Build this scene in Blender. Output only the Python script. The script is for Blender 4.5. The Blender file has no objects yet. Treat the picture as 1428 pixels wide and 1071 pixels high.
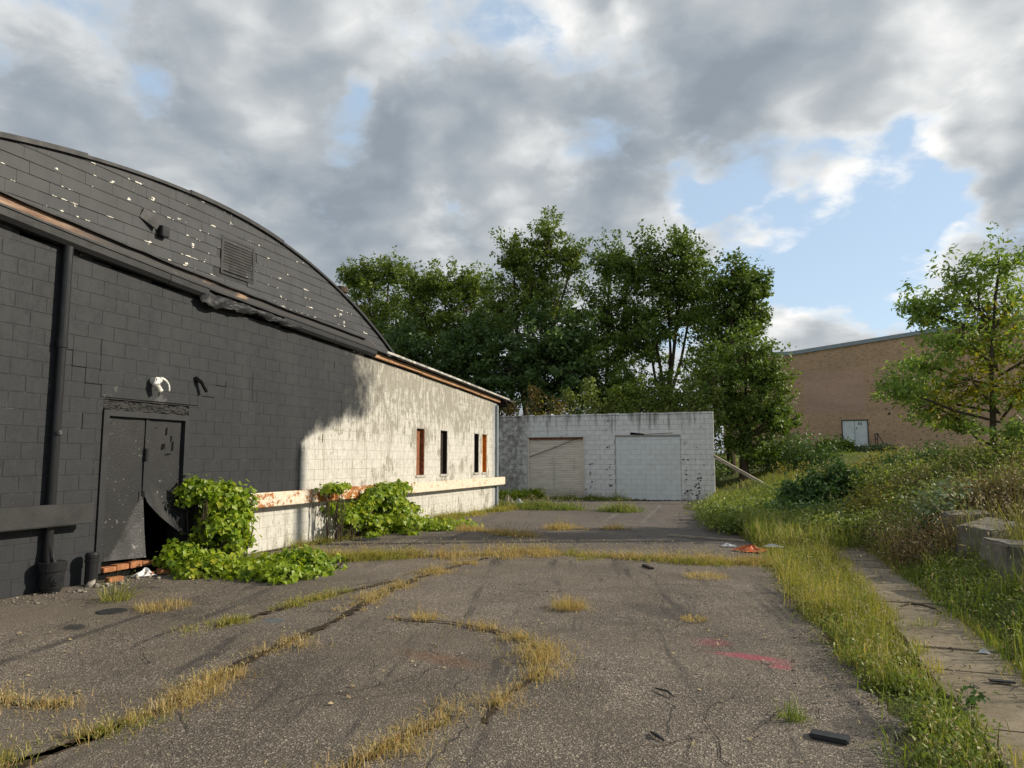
import bpy, math, random
import numpy as np
from mathutils import Vector, Matrix

random.seed(7)
RNG = np.random.default_rng(7)
S = bpy.context.scene
COL = S.collection
R = math.radians

# ------------------------------------------------------------------ camera
cam_d = bpy.data.cameras.new('camera')
cam = bpy.data.objects.new('camera', cam_d)
COL.objects.link(cam)
cam.location = (0, 0, 1.6)
cam.rotation_euler = (R(90 + 6.02), 0, R(18.99))
cam_d.sensor_width = 36.0
cam_d.lens = 25.2
cam_d.clip_start = 0.05
cam_d.clip_end = 2000
S.camera = cam

# ------------------------------------------------------------------ light
SUN_AZ, SUN_EL = 24.0, 27.0          # azimuth from +X towards +Y
sun_dir = Vector((math.cos(R(SUN_AZ)) * math.cos(R(SUN_EL)), math.sin(R(SUN_AZ)) * math.cos(R(SUN_EL)), math.sin(R(SUN_EL))))
sun_d = bpy.data.lights.new('sun', 'SUN')
sun_d.energy = 3.6
sun_d.angle = R(0.6)
sun_d.color = (1.0, 0.89, 0.72)
sun = bpy.data.objects.new('sun', sun_d)
COL.objects.link(sun)
sun.location = (60, 40, 60)
sun.rotation_euler = sun_dir.to_track_quat('Z', 'Y').to_euler()

S.view_settings.view_transform = 'Standard'
S.view_settings.look = 'None'
S.view_settings.gamma = 1
S.view_settings.exposure = 0.5
S.view_settings.use_curve_mapping = False
S.render.engine = 'CYCLES'
S.cycles.max_bounces = 6
S.cycles.diffuse_bounces = 3
S.cycles.transmission_bounces = 4
S.cycles.use_denoising = True


# ------------------------------------------------------------------ node helpers
class G:
    def __init__(self, nt):
        self.nt = nt
        nt.nodes.clear()

    def n(self, t, ins=None, **attrs):
        nd = self.nt.nodes.new(t)
        for k, v in attrs.items():
            setattr(nd, k, v)
        for k, v in (ins or {}).items():
            self.put(nd.inputs[k], v)
        return nd

    def put(self, sock, v):
        if isinstance(v, bpy.types.NodeSocket):
            self.nt.links.new(v, sock)
        elif isinstance(v, bpy.types.Node):
            self.nt.links.new(v.outputs[0], sock)
        else:
            if sock.type == 'RGBA' and len(v) == 3:
                v = (*v, 1)
            sock.default_value = v

    def m(self, op, a, b=None, c=None, clamp=False):
        nd = self.nt.nodes.new('ShaderNodeMath')
        nd.operation = op
        nd.use_clamp = clamp
        for i, v in enumerate((a, b, c)):
            if v is not None:
                self.put(nd.inputs[i], v)
        return nd.outputs[0]

    def add(self, a, b): return self.m('ADD', a, b)
    def sub(self, a, b): return self.m('SUBTRACT', a, b)
    def mul(self, a, b): return self.m('MULTIPLY', a, b)

    def sm(self, v, a, b, lo=0.0, hi=1.0):
        nd = self.n('ShaderNodeMapRange', {'Value': v, 'From Min': a, 'From Max': b, 'To Min': lo, 'To Max': hi}, interpolation_type='SMOOTHSTEP')
        return nd.outputs[0]

    def lin(self, v, a, b, lo=0.0, hi=1.0):
        nd = self.n('ShaderNodeMapRange', {'Value': v, 'From Min': a, 'From Max': b, 'To Min': lo, 'To Max': hi})
        return nd.outputs[0]

    def mix(self, f, a, b, blend='MIX'):
        nd = self.n('ShaderNodeMix', data_type='RGBA', blend_type=blend)
        self.put(nd.inputs[0], f)
        self.put(nd.inputs[6], a)
        self.put(nd.inputs[7], b)
        return nd.outputs[2]

    def noise(self, vec, scale, detail=4, rough=0.5, dist=0.0):
        nd = self.n('ShaderNodeTexNoise', {'Scale': scale, 'Detail': detail, 'Roughness': rough, 'Distortion': dist})
        if vec is not None:
            self.put(nd.inputs['Vector'], vec)
        return nd.outputs[0]

    def pos(self):
        if not hasattr(self, '_p'):
            self._p = self.n('ShaderNodeNewGeometry').outputs['Position']
            s = self.n('ShaderNodeSeparateXYZ', {0: self._p})
            self.x, self.y, self.z = s.outputs
        return self._p

    def scl(self, vec, s):
        nd = self.n('ShaderNodeVectorMath', {0: vec, 1: s}, operation='MULTIPLY')
        return nd.outputs[0]

    def ramp(self, v, stops):
        nd = self.n('ShaderNodeValToRGB', {0: v})
        cr = nd.color_ramp
        while len(cr.elements) < len(stops):
            cr.elements.new(0.5)
        for e, (p, c) in zip(cr.elements, stops):
            e.position = p
            e.color = (*c, 1) if len(c) == 3 else c
        return nd.outputs[0]

    def bump(self, h, strength=0.3, dist=0.02):
        return self.n('ShaderNodeBump', {'Height': h, 'Strength': strength, 'Distance': dist}).outputs[0]

    def surf(self, color, rough=0.8, normal=None, spec=0.3, metal=0.0):
        p = self.n('ShaderNodeBsdfPrincipled', {'Base Color': color, 'Roughness': rough, 'Specular IOR Level': spec, 'Metallic': metal})
        if normal is not None:
            self.put(p.inputs['Normal'], normal)
        self.out(p.outputs[0])
        return p

    def out(self, s):
        self.n('ShaderNodeOutputMaterial', {0: s})


def newmat(name):
    m = bpy.data.materials.new(name)
    m.use_nodes = True
    return m, G(m.node_tree)


# ------------------------------------------------------------------ sky with broken clouds
def build_world():
    w = bpy.data.worlds.new('World')
    S.world = w
    w.use_nodes = True
    g = G(w.node_tree)
    sky = g.n('ShaderNodeTexSky', sky_type='NISHITA', sun_disc=False, sun_elevation=R(SUN_EL), sun_rotation=R(90 - SUN_AZ))
    sky.air_density = 1.0
    sky.dust_density = 0.6
    bg_sky = g.mix(1.0, sky.outputs[0], (0.115, 0.115, 0.115), 'MULTIPLY')
    d = g.n('ShaderNodeTexCoord').outputs['Generated']
    s = g.n('ShaderNodeSeparateXYZ', {0: d})
    zz = g.add(g.m('MAXIMUM', s.outputs[2], 0.0), 0.30)
    px = g.m('DIVIDE', s.outputs[0], zz)
    py = g.m('DIVIDE', s.outputs[1], zz)
    p = g.n('ShaderNodeCombineXYZ', {0: px, 1: py, 2: 3.7}).outputs[0]

    def warp(vec, sc, amt):
        c = g.n('ShaderNodeTexNoise', {'Vector': vec, 'Scale': sc, 'Detail': 4, 'Roughness': 0.55}).outputs[1]
        off = g.n('ShaderNodeVectorMath', {0: c, 1: (0.5, 0.5, 0.5)}, operation='SUBTRACT').outputs[0]
        off = g.n('ShaderNodeVectorMath', {0: off, 'Scale': amt}, operation='SCALE').outputs[0]
        return g.n('ShaderNodeVectorMath', {0: vec, 1: off}, operation='ADD').outputs[0]
    pw = warp(p, 1.5, 0.35)
    ps = g.n('ShaderNodeVectorMath', {0: pw, 1: (0.07, 0.035, 0.0)}, operation='ADD').outputs[0]
    n_big = g.noise(pw, 1.3, 4, 0.5)
    n_med = g.noise(pw, 2.7, 9, 0.55)
    n_med2 = g.noise(ps, 2.7, 9, 0.55)
    n_fine = g.noise(warp(p, 4.0, 0.12), 8.0, 7, 0.6)
    relief = g.sub(n_med, n_med2)
    pv = warp(p, 3.0, 0.16)
    pv2 = g.n('ShaderNodeVectorMath', {0: pv, 1: (0.035, 0.016, 0.0)}, operation='ADD').outputs[0]
    vor = g.n('ShaderNodeTexVoronoi', {'Vector': pv, 'Scale': 3.3, 'Detail': 2.0, 'Roughness': 0.55, 'Smoothness': 0.55}, feature='SMOOTH_F1', voronoi_dimensions='2D').outputs['Distance']
    vor2 = g.n('ShaderNodeTexVoronoi', {'Vector': pv2, 'Scale': 3.3, 'Detail': 1.0, 'Roughness': 0.55, 'Smoothness': 0.55}, feature='SMOOTH_F1', voronoi_dimensions='2D').outputs['Distance']
    puff = g.sub(0.46, vor)
    prel = g.sub(vor2, vor)
    dens = g.add(g.mul(n_big, 0.5), g.mul(n_med, 0.5))
    # places of individual clouds, openings and heavy bases: directions on the sky
    dw = g.n('ShaderNodeVectorMath', {0: warp(d, 5.0, 0.16)}, operation='NORMALIZE').outputs[0]

    def blob(az, el, size, amt):
        # az measured from +Y towards +X, degrees
        c = (math.sin(R(az)) * math.cos(R(el)), math.cos(R(az)) * math.cos(R(el)), math.sin(R(el)))
        dt = g.n('ShaderNodeVectorMath', {0: dw, 1: c}, operation='DOT_PRODUCT').outputs['Value']
        k = 1.0 / (1 - math.cos(R(size)))
        e = g.m('EXPONENT', g.m('MULTIPLY_ADD', dt, k, -k))
        return g.mul(e, amt)

    def total(lst):
        t = blob(*lst[0])
        for b in lst[1:]:
            t = g.add(t, blob(*b))
        return t
    holes = total(HOLES)
    light = total(LIGHTS)
    cover = g.add(g.add(g.mul(g.sub(n_big, 0.5), 0.45), g.mul(g.sub(n_med, 0.5), 0.75)), g.mul(g.sub(n_fine, 0.5), 0.75))
    cover = g.add(cover, g.mul(puff, 0.34))
    cover = g.sub(g.add(cover, 0.83), holes)
    mask = g.sm(cover, 0.40, 0.66)
    t = g.add(g.add(0.47, g.mul(relief, 1.5)), g.add(g.mul(g.sub(dens, 0.5), -0.9), light))
    t = g.add(t, g.mul(g.sub(n_fine, 0.5), 0.20))
    t = g.add(t, g.add(g.mul(prel, 0.7), g.mul(puff, 0.10)))
    t = g.add(t, g.mul(g.sm(cover, 0.78, 0.50), 0.32))
    cc = g.ramp(t, [(0.0, (0.205, 0.24, 0.28)), (0.25, (0.265, 0.298, 0.332)), (0.5, (0.355, 0.38, 0.40)), (0.75, (0.52, 0.535, 0.54)), (1.0, (0.74, 0.735, 0.715))])
    veil = g.mix(0.6, bg_sky, (0.42, 0.53, 0.65))
    fin = g.mix(mask, veil, cc)
    bg = g.n('ShaderNodeBackground', {'Color': fin, 'Strength': 1.0})
    g.n('ShaderNodeOutputWorld', {0: bg.outputs[0]})


HOLES = [(-31.1, 29.0, 1.36, 0.189), (-30.5, 28.0, 1.04, 0.174), (-32.2, 29.5, 1.04, 0.145), (-32.7, 23.9, 1.56, 0.189), (-27.3, 26.5, 0.83, 0.16), (-31.3, 26.6, 1.88, 0.058), (-3.3, 19.9, 2.49, 0.184), (-0.3, 20.3, 1.96, 0.153), (1.5, 19.2, 1.78, 0.107), (13.3, 21.7, 1.78, 0.168), (11.7, 20.8, 2.11, 0.122), (9.0, 15.9, 3.55, 0.184), (12.1, 15.6, 2.66, 0.153), (4.1, 14.1, 3.11, 0.184), (7.0, 14.9, 2.66, 0.153), (1.5, 12.4, 2.66, 0.122), (9.6, 11.1, 3.55, 0.076), (6.5, 19.1, 1.7, -0.2), (10.4, 18.3, 1.5, -0.2), (13.2, 20.0, 1.2, -0.22), (5.9, 13.1, 0.9, -0.22), (12.6, 13.1, 2.6, -0.16), (2.9, 9.2, 2.4, -0.18), (2.9, 17.4, 2.0, -0.14), (16.4, 15.0, 2.4, -0.14), (0.6, 16.7, 2, -0.1), (8.7, 10.2, 2.5, -0.1), (4.1, 15.3, 6, 0.13), (-0.4, 19.4, 4, 0.1), (12.1, 15.2, 4, 0.07), (6.6, 16.0, 7, 0.1), (11.9, 11.9, 5, 0.08), (-2.5, 20.1, 3.5, 0.08), (-31.6, 26.5, 2.2, 0.1)]
LIGHTS = [(-16.2, 32.1, 4.6, 0.42), (-8.4, 32.9, 1.2, 0.5), (-1.0, 32.1, 3.4, 0.25), (16.5, 24.4, 5.5, 0.42), (14.6, 27.4, 4, 0.25), (-38.2, 24.8, 2.4, 0.22), (-46.3, 19.7, 3, 0.16), (-26.3, 20.5, 2.4, 0.2), (-23.3, 17.3, 2.6, 0.2), (-45.3, 31.1, 6, 0.28), (-53.8, 28.3, 5, 0.1), (-8.0, 27.9, 2.2, 0.2), (-18.0, 23.8, 2.6, 0.22), (6.3, 24.8, 2.6, 0.2), (8.0, 21.1, 2.2, 0.26), (13.2, 20.0, 1.2, 0.55), (6.5, 19.1, 1.7, 0.42), (10.4, 18.3, 1.6, 0.42), (2.9, 17.4, 2.4, 0.2), (5.9, 13.1, 0.9, 0.5), (12.6, 13.1, 2.8, 0.35), (2.9, 9.2, 2.2, 0.5), (-18.6, 19.3, 3, 0.2), (-6.4, 18.8, 2.5, 0.16), (-49.7, 25.5, 6, -0.194), (-47.8, 25.1, 4, -0.097), (-38.7, 21.8, 4, -0.214), (-30.0, 19.2, 4.2, -0.194), (-33.1, 17.7, 3, -0.097), (-15.3, 27.8, 3.8, -0.233), (-18.3, 26.4, 2.4, -0.117), (-3.1, 28.1, 4.2, -0.253), (0.6, 29.5, 3, -0.097), (-9.7, 25.3, 2.5, -0.136), (8.7, 25.4, 2.6, -0.156), (-8.7, 23.4, 2.6, -0.136), (1.1, 23.2, 2.6, -0.156), (-53.4, 22.5, 4, -0.136), (16.4, 15.0, 2.6, -0.214), (-23.4, 29.0, 4, -0.058), (-12.7, 21.0, 3, -0.097)]
build_world()


# ------------------------------------------------------------------ mesh helpers
def link(o, parent=None):
    COL.objects.link(o)
    if parent is not None:
        o.parent = parent
    return o


def wloc(o):
    v = Vector(o.location)
    p = o.parent
    while p is not None:
        v += p.location
        p = p.parent
    return v


def empty(name, loc, label=None, cat=None, group=None, kind=None, parent=None):
    o = bpy.data.objects.new(name, None)
    o.empty_display_size = 0.2
    link(o, parent)
    o.location = Vector(loc) - (wloc(parent) if parent else Vector((0, 0, 0)))
    return tag(o, label, cat, group, kind)


def tag(o, label=None, cat=None, group=None, kind=None):
    if label: o['label'] = label
    if cat: o['category'] = cat
    if group: o['group'] = group
    if kind: o['kind'] = kind
    return o


class MB:
    """collects pieces in world coordinates, becomes one mesh object"""
    def __init__(self):
        self.v = []
        self.f = []

    def add(self, vs, fs):
        b = len(self.v)
        self.v.extend([tuple(p) for p in vs])
        self.f.extend([tuple(b + i for i in f) for f in fs])
        return self

    def box(self, x0, x1, y0, y1, z0, z1, bev=0.0):
        if bev <= 0:
            vs = [(x, y, z) for x in (x0, x1) for y in (y0, y1) for z in (z0, z1)]
            fs = [(0, 1, 3, 2), (4, 6, 7, 5), (0, 4, 5, 1), (2, 3, 7, 6), (0, 2, 6, 4), (1, 5, 7, 3)]
            return self.add(vs, fs)
        import bmesh
        bm = bmesh.new()
        bmesh.ops.create_cube(bm, size=1)
        for v in bm.verts:
            v.co = Vector(((x0 + x1) / 2 + v.co.x * (x1 - x0), (y0 + y1) / 2 + v.co.y * (y1 - y0), (z0 + z1) / 2 + v.co.z * (z1 - z0)))
        bmesh.ops.bevel(bm, geom=bm.edges[:], offset=bev, segments=2, affect='EDGES')
        bm.verts.index_update()
        self.add([v.co for v in bm.verts], [[v.index for v in f.verts] for f in bm.faces])
        bm.free()
        return self

    def bar(self, a, b, w, h):
        """box beam from a to b"""
        a, b = Vector(a), Vector(b)
        d = (b - a).normalized()
        up = Vector((0, 0, 1)) if abs(d.z) < 0.95 else Vector((1, 0, 0))
        s = d.cross(up).normalized() * w / 2
        u = s.cross(d).normalized() * h / 2
        vs = [p + i * s + j * u for p in (a, b) for i, j in ((-1, -1), (1, -1), (1, 1), (-1, 1))]
        return self.add(vs, [(0, 1, 2, 3), (7, 6, 5, 4), (0, 4, 5, 1), (1, 5, 6, 2), (2, 6, 7, 3), (3, 7, 4, 0)])

    def tube(self, pts, radii, n=8, cap=True):
        pts = [Vector(p) for p in pts]
        if not hasattr(radii, '__len__'):
            radii = [radii] * len(pts)
        b0 = len(self.v)
        for i, p in enumerate(pts):
            d = (pts[min(i + 1, len(pts) - 1)] - pts[max(i - 1, 0)]).normalized()
            ref = Vector((0, 0, 1)) if abs(d.z) < 0.9 else Vector((1, 0, 0))
            s = d.cross(ref).normalized()
            u = s.cross(d)
            for k in range(n):
                a = 2 * math.pi * k / n
                self.v.append(tuple(p + (s * math.cos(a) + u * math.sin(a)) * radii[i]))
        for i in range(len(pts) - 1):
            for k in range(n):
                k2 = (k + 1) % n
                self.f.append((b0 + i * n + k, b0 + i * n + k2, b0 + (i + 1) * n + k2, b0 + (i + 1) * n + k))
        if cap:
            self.f.append(tuple(b0 + k for k in range(n))[::-1])
            self.f.append(tuple(b0 + (len(pts) - 1) * n + k for k in range(n)))
        return self

    def lathe(self, c, prof, n=20, axis='Z'):
        b0 = len(self.v)
        for (r, h) in prof:
            for k in range(n):
                a = 2 * math.pi * k / n
                if axis == 'Z':
                    self.v.append((c[0] + r * math.cos(a), c[1] + r * math.sin(a), c[2] + h))
                else:
                    self.v.append((c[0] + h, c[1] + r * math.cos(a), c[2] + r * math.sin(a)))
        for i in range(len(prof) - 1):
            for k in range(n):
                k2 = (k + 1) % n
                self.f.append((b0 + i * n + k, b0 + i * n + k2, b0 + (i + 1) * n + k2, b0 + (i + 1) * n + k))
        self.f.append(tuple(b0 + k for k in range(n))[::-1])
        self.f.append(tuple(b0 + (len(prof) - 1) * n + k for k in range(n)))
        return self

    def grid(self, fn, nu, nv):
        """surface fn(u,v) -> point, or None for a hole"""
        idx = {}
        b0 = len(self.v)
        for i in range(nu + 1):
            for j in range(nv + 1):
                p = fn(i / nu, j / nv)
                if p is not None:
                    idx[i, j] = len(self.v)
                    self.v.append(tuple(p))
        for i in range(nu):
            for j in range(nv):
                q = [(i, j), (i + 1, j), (i + 1, j + 1), (i, j + 1)]
                if all(k in idx for k in q):
                    self.f.append(tuple(idx[k] for k in q))
        return self

    def build(self, name, mat, parent=None, smooth=False, origin=None):
        me = bpy.data.meshes.new(name)
        base = wloc(parent) if parent is not None else Vector((0, 0, 0))
        org = Vector(origin) if origin is not None else base
        me.from_pydata([(x - org.x, y - org.y, z - org.z) for x, y, z in self.v], [], self.f)
        me.materials.append(mat)
        if smooth:
            me.polygons.foreach_set('use_smooth', [True] * len(me.polygons))
        me.update()
        o = bpy.data.objects.new(name, me)
        link(o, parent)
        o.location = org - base
        return o


def np_mesh(name, V, faces, mat, parent=None, origin=(0, 0, 0), smooth=False):
    """V (n,3) world coordinates, faces: list of int arrays (m,k)"""
    base = wloc(parent) if parent is not None else Vector((0, 0, 0))
    org = base if parent is not None else Vector(origin)
    V = np.asarray(V, np.float32) - np.array(org, np.float32)
    me = bpy.data.meshes.new(name)
    me.vertices.add(len(V))
    me.vertices.foreach_set('co', V.ravel())
    li = np.concatenate([f.ravel() for f in faces]).astype(np.int32)
    tot = np.concatenate([np.full(len(f), f.shape[1]) for f in faces]).astype(np.int32)
    st = np.concatenate([[0], np.cumsum(tot)[:-1]]).astype(np.int32)
    me.loops.add(len(li))
    me.loops.foreach_set('vertex_index', li)
    me.polygons.add(len(tot))
    me.polygons.foreach_set('loop_start', st)
    me.polygons.foreach_set('loop_total', tot)
    if smooth:
        me.polygons.foreach_set('use_smooth', np.ones(len(tot), bool))
    me.update(calc_edges=True)
    me.materials.append(mat)
    o = bpy.data.objects.new(name, me)
    link(o, parent)
    o.location = org - base
    return o


def frames(nrm, roll):
    """rotation matrices (n,3,3) whose third column is nrm"""
    nrm = nrm / np.linalg.norm(nrm, axis=1, keepdims=True)
    ref = np.where(np.abs(nrm[:, 2:3]) < 0.9, np.array([[0, 0, 1.0]]), np.array([[1.0, 0, 0]]))
    a = np.cross(ref, nrm)
    a /= np.linalg.norm(a, axis=1, keepdims=True)
    b = np.cross(nrm, a)
    c, s = np.cos(roll)[:, None], np.sin(roll)[:, None]
    return np.stack([a * c + b * s, -a * s + b * c, nrm], axis=2)


def scatter(tv, tf, pos, rot, scale):
    """copies of a template mesh; returns verts, list of faces"""
    n = len(pos)
    tv = np.asarray(tv, float)
    if np.ndim(scale) == 1:
        scale = scale[:, None]
    V = np.einsum('nij,nkj->nki', rot, tv[None] * np.asarray(scale)[:, None, :]) + pos[:, None, :]
    F = []
    off = (np.arange(n) * len(tv))[:, None, None]
    for f in tf:
        f = np.asarray(f)
        F.append((f[None] + off).reshape(-1, f.shape[1]))
    return V.reshape(-1, 3), F


def merge(parts):
    Vs, Fs, b = [], {}, 0
    for V, F in parts:
        Vs.append(V)
        for f in F:
            Fs.setdefault(f.shape[1], []).append(f + b)
        b += len(V)
    return np.concatenate(Vs), [np.concatenate(x) for x in Fs.values()]


LEAF_SIMPLE = ([(0, 0, 0), (0.32, 0.45, 0.10), (0, 1, -0.06), (-0.32, 0.45, 0.10)], [[(0, 1, 2), (0, 2, 3)]])
LEAF_NARROW = ([(0, 0, 0), (0.19, 0.42, 0.06), (0, 1, -0.10), (-0.19, 0.42, 0.06)], [[(0, 1, 2), (0, 2, 3)]])
LEAF_VINE = ([(0, 0.12, 0), (0.30, -0.05, 0.05), (0.52, 0.35, 0.10), (0.30, 0.52, 0.05), (0, 1.0, -0.08), (-0.30, 0.52, 0.05), (-0.52, 0.35, 0.10), (-0.30, -0.05, 0.05)],
             [[(0, 1, 2), (0, 2, 3), (0, 3, 4), (0, 4, 5), (0, 5, 6), (0, 6, 7)]])
STONE = ([(0.5, 0, 0.1), (0.15, 0.48, 0), (-0.42, 0.3, 0.08), (-0.45, -0.3, 0), (0.2, -0.45, 0.05), (0.05, 0.02, 0.42), (0, 0, -0.3)],
         [[(0, 1, 5), (1, 2, 5), (2, 3, 5), (3, 4, 5), (4, 0, 5), (1, 0, 6), (2, 1, 6), (3, 2, 6), (4, 3, 6), (0, 4, 6)]])


# ------------------------------------------------------------------ materials
def leaf_mat(name, cols, trans=0.35, rough=0.5, patch=0.35):
    m, g = newmat(name)
    geo = g.n('ShaderNodeNewGeometry')
    rnd = geo.outputs['Random Per Island']
    nz = g.noise(geo.outputs['Position'], 0.9, 3, 0.6)
    v = g.add(g.mul(rnd, 1 - patch), g.mul(g.lin(nz, 0.3, 0.7), patch))
    n = len(cols)
    col = g.ramp(v, [(i / max(n - 1, 1), c) for i, c in enumerate(cols)])
    p = g.n('ShaderNodeBsdfPrincipled', {'Base Color': col, 'Roughness': rough, 'Specular IOR Level': 0.35})
    tcol = g.mix(1.0, col, (1.15, 1.2, 0.62), 'MULTIPLY')
    t = g.n('ShaderNodeBsdfTranslucent', {'Color': tcol})
    mx = g.n('ShaderNodeMixShader', {0: trans, 1: p.outputs[0], 2: t.outputs[0]})
    g.out(mx.outputs[0])
    return m


def plain(name, col, rough=0.7, spec=0.3, metal=0.0, var=0.25, scale=6.0, bump=0.15, col2=None):
    m, g = newmat(name)
    p = g.pos()
    nz = g.noise(p, scale, 6, 0.6)
    nf = g.noise(p, scale * 9, 4, 0.6)
    c2 = col2 or tuple(c * (1 - var) for c in col)
    c = g.mix(g.sm(nz, 0.35, 0.65), col, c2)
    nb = g.bump(nf, bump, 0.01)
    g.surf(c, rough, nb, spec, metal)
    return m


def wall_paint(name, mortar=False):
    m, g = newmat(name)
    p = g.pos()
    n1 = g.noise(p, 1.9, 6, 0.62)
    n2 = g.noise(p, 8.0, 8, 0.7)
    stretch = g.scl(p, (3.0, 7.5, 1.2))
    n3 = g.noise(stretch, 2.3, 8, 0.72, 0.3)
    nf = g.noise(p, 60, 5, 0.65)
    # sprayed black paint: where it ends
    edge = g.sm(g.z, 1.9, 2.8, 11.75, 14.2)
    fuzz = g.sm(g.z, 1.85, 2.5, 0.10, 3.6)
    v = g.add(g.sub(edge, g.y), g.mul(g.sub(n1, 0.5), fuzz))
    soft = g.sm(g.z, 1.85, 2.5, 0.04, 0.85)
    paint = g.sm(g.m('DIVIDE', v, soft), -1.0, 1.0)
    hi = g.sm(g.z, 0.99, 1.02)
    near = g.sm(g.y, 9.25, 9.0)
    paint = g.mul(paint, g.m('MAXIMUM', hi, near))
    # flaking white paint over bare block
    low = g.sm(g.z, 3.3, 1.5, -0.075, 0.03)
    w = g.add(g.add(g.mul(n3, 0.6), g.mul(n2, 0.4)), low)
    bare_patch = g.mul(g.sm(g.noise(g.scl(p, (1, 0.8, 0.9)), 1.3, 6, 0.65), 0.50, 0.66), 0.12)
    white = g.sm(g.sub(w, bare_patch), 0.425, 0.475)
    if mortar:
        white = g.m('MAXIMUM', white, g.sm(n2, 0.35, 0.5))
    bare = g.mix(nf, (0.25, 0.24, 0.20), (0.39, 0.37, 0.315))
    wcol = g.mix(g.sm(n2, 0.4, 0.7), (0.62, 0.61, 0.565), (0.47, 0.455, 0.41))
    dirt = g.mul(g.sm(g.noise(g.scl(p, (4, 9, 0.7)), 1.0, 5, 0.6), 0.52, 0.72), 0.6)
    wcol = g.mix(dirt, wcol, (0.33, 0.30, 0.25))
    base = g.mix(white, bare, wcol)
    if mortar:
        base = g.mix(0.35, base, (0.16, 0.145, 0.12))
    blue = g.mul(g.sm(g.y, 22.0, 22.35), 0.6)  # shaded look of the far corner strip put into blue-grey colour
    base = g.mix(blue, base, (0.25, 0.27, 0.31))
    blk = g.mix(g.sm(n2, 0.3, 0.7), (0.028, 0.031, 0.035), (0.020, 0.022, 0.026))
    fade = g.mul(g.sm(g.noise(g.scl(p, (1, 1.6, 0.45)), 1.0, 5, 0.6), 0.45, 0.72), 0.55)
    blk = g.mix(fade, blk, (0.040, 0.043, 0.046))
    chips = g.mul(g.sm(g.noise(p, 26, 4, 0.7), 0.70, 0.73), g.sm(g.noise(p, 1.3, 2), 0.5, 0.6))
    if mortar:
        chips = g.m('MAXIMUM', chips, g.mul(g.sm(g.noise(p, 3.0, 4, 0.7), 0.55, 0.64), 0.38))
    blk = g.mix(chips, blk, (0.17, 0.17, 0.165))
    col = g.mix(paint, base, blk)
    rough = g.lin(paint, 0, 1, 0.9, 0.62)
    h = g.add(g.mul(nf, 0.7), g.add(g.mul(white, 0.35), g.mul(g.noise(p, 14, 4, 0.6), 0.6)))
    g.surf(col, rough, g.bump(h, 0.45, 0.006), 0.3)
    return m


def black_mat(name, chip=(0.3, 0.27, 0.22), chip_amt=0.0, rough=0.55, base=(0.026, 0.028, 0.032), bump=0.3):
    m, g = newmat(name)
    p = g.pos()
    n2 = g.noise(p, 4, 6, 0.62)
    nf = g.noise(p, 45, 5, 0.65)
    c = g.mix(g.sm(n2, 0.35, 0.68), base, tuple(b * 0.7 for b in base))
    if chip_amt > 0:
        ch = g.sm(g.noise(p, 16, 5, 0.7), 0.72 - chip_amt, 0.745 - chip_amt)
        ch = g.mul(ch, g.sm(g.noise(p, 1.4, 3), 0.45, 0.58))
        c = g.mix(ch, c, chip)
    g.surf(c, g.lin(n2, 0.3, 0.7, rough - 0.08, rough + 0.12), g.bump(g.add(nf, n2), bump, 0.006), 0.35)
    return m


def shingle_mat():
    m, g = newmat('black_shingle_paint')
    p = g.pos()
    n2 = g.noise(p, 3, 6, 0.6)
    nf = g.noise(p, 70, 4, 0.65)
    rnd = g.n('ShaderNodeObjectInfo').outputs['Random']
    c = g.mix(g.sm(n2, 0.3, 0.7), (0.055, 0.059, 0.066), (0.039, 0.042, 0.048))
    c = g.mix(g.mul(rnd, 0.3), c, (0.064, 0.066, 0.070))
    # paint lost along the exposed lower edges
    ph = g.m('FRACT', g.m('DIVIDE', g.sub(g.z, 3.30), 0.16))
    lowedge = g.m('MAXIMUM', g.sm(ph, 0.22, 0.0), g.mul(g.sm(ph, 0.55, 0.1), 0.45))
    nn = g.noise(g.scl(p, (1, 0.55, 1.0)), 13, 3, 0.6)
    cl = g.noise(g.scl(p, (1, 1.3, 2.2)), 1.1, 3, 0.5)
    f = g.sm(g.add(nn, g.add(g.mul(lowedge, 0.145), g.mul(g.sub(cl, 0.5), 0.38))), 0.745, 0.76)
    c = g.mix(f, c, (0.74, 0.71, 0.62))
    g.surf(c, 0.62, g.bump(nf, 0.25, 0.005), 0.3)
    return m


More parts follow.
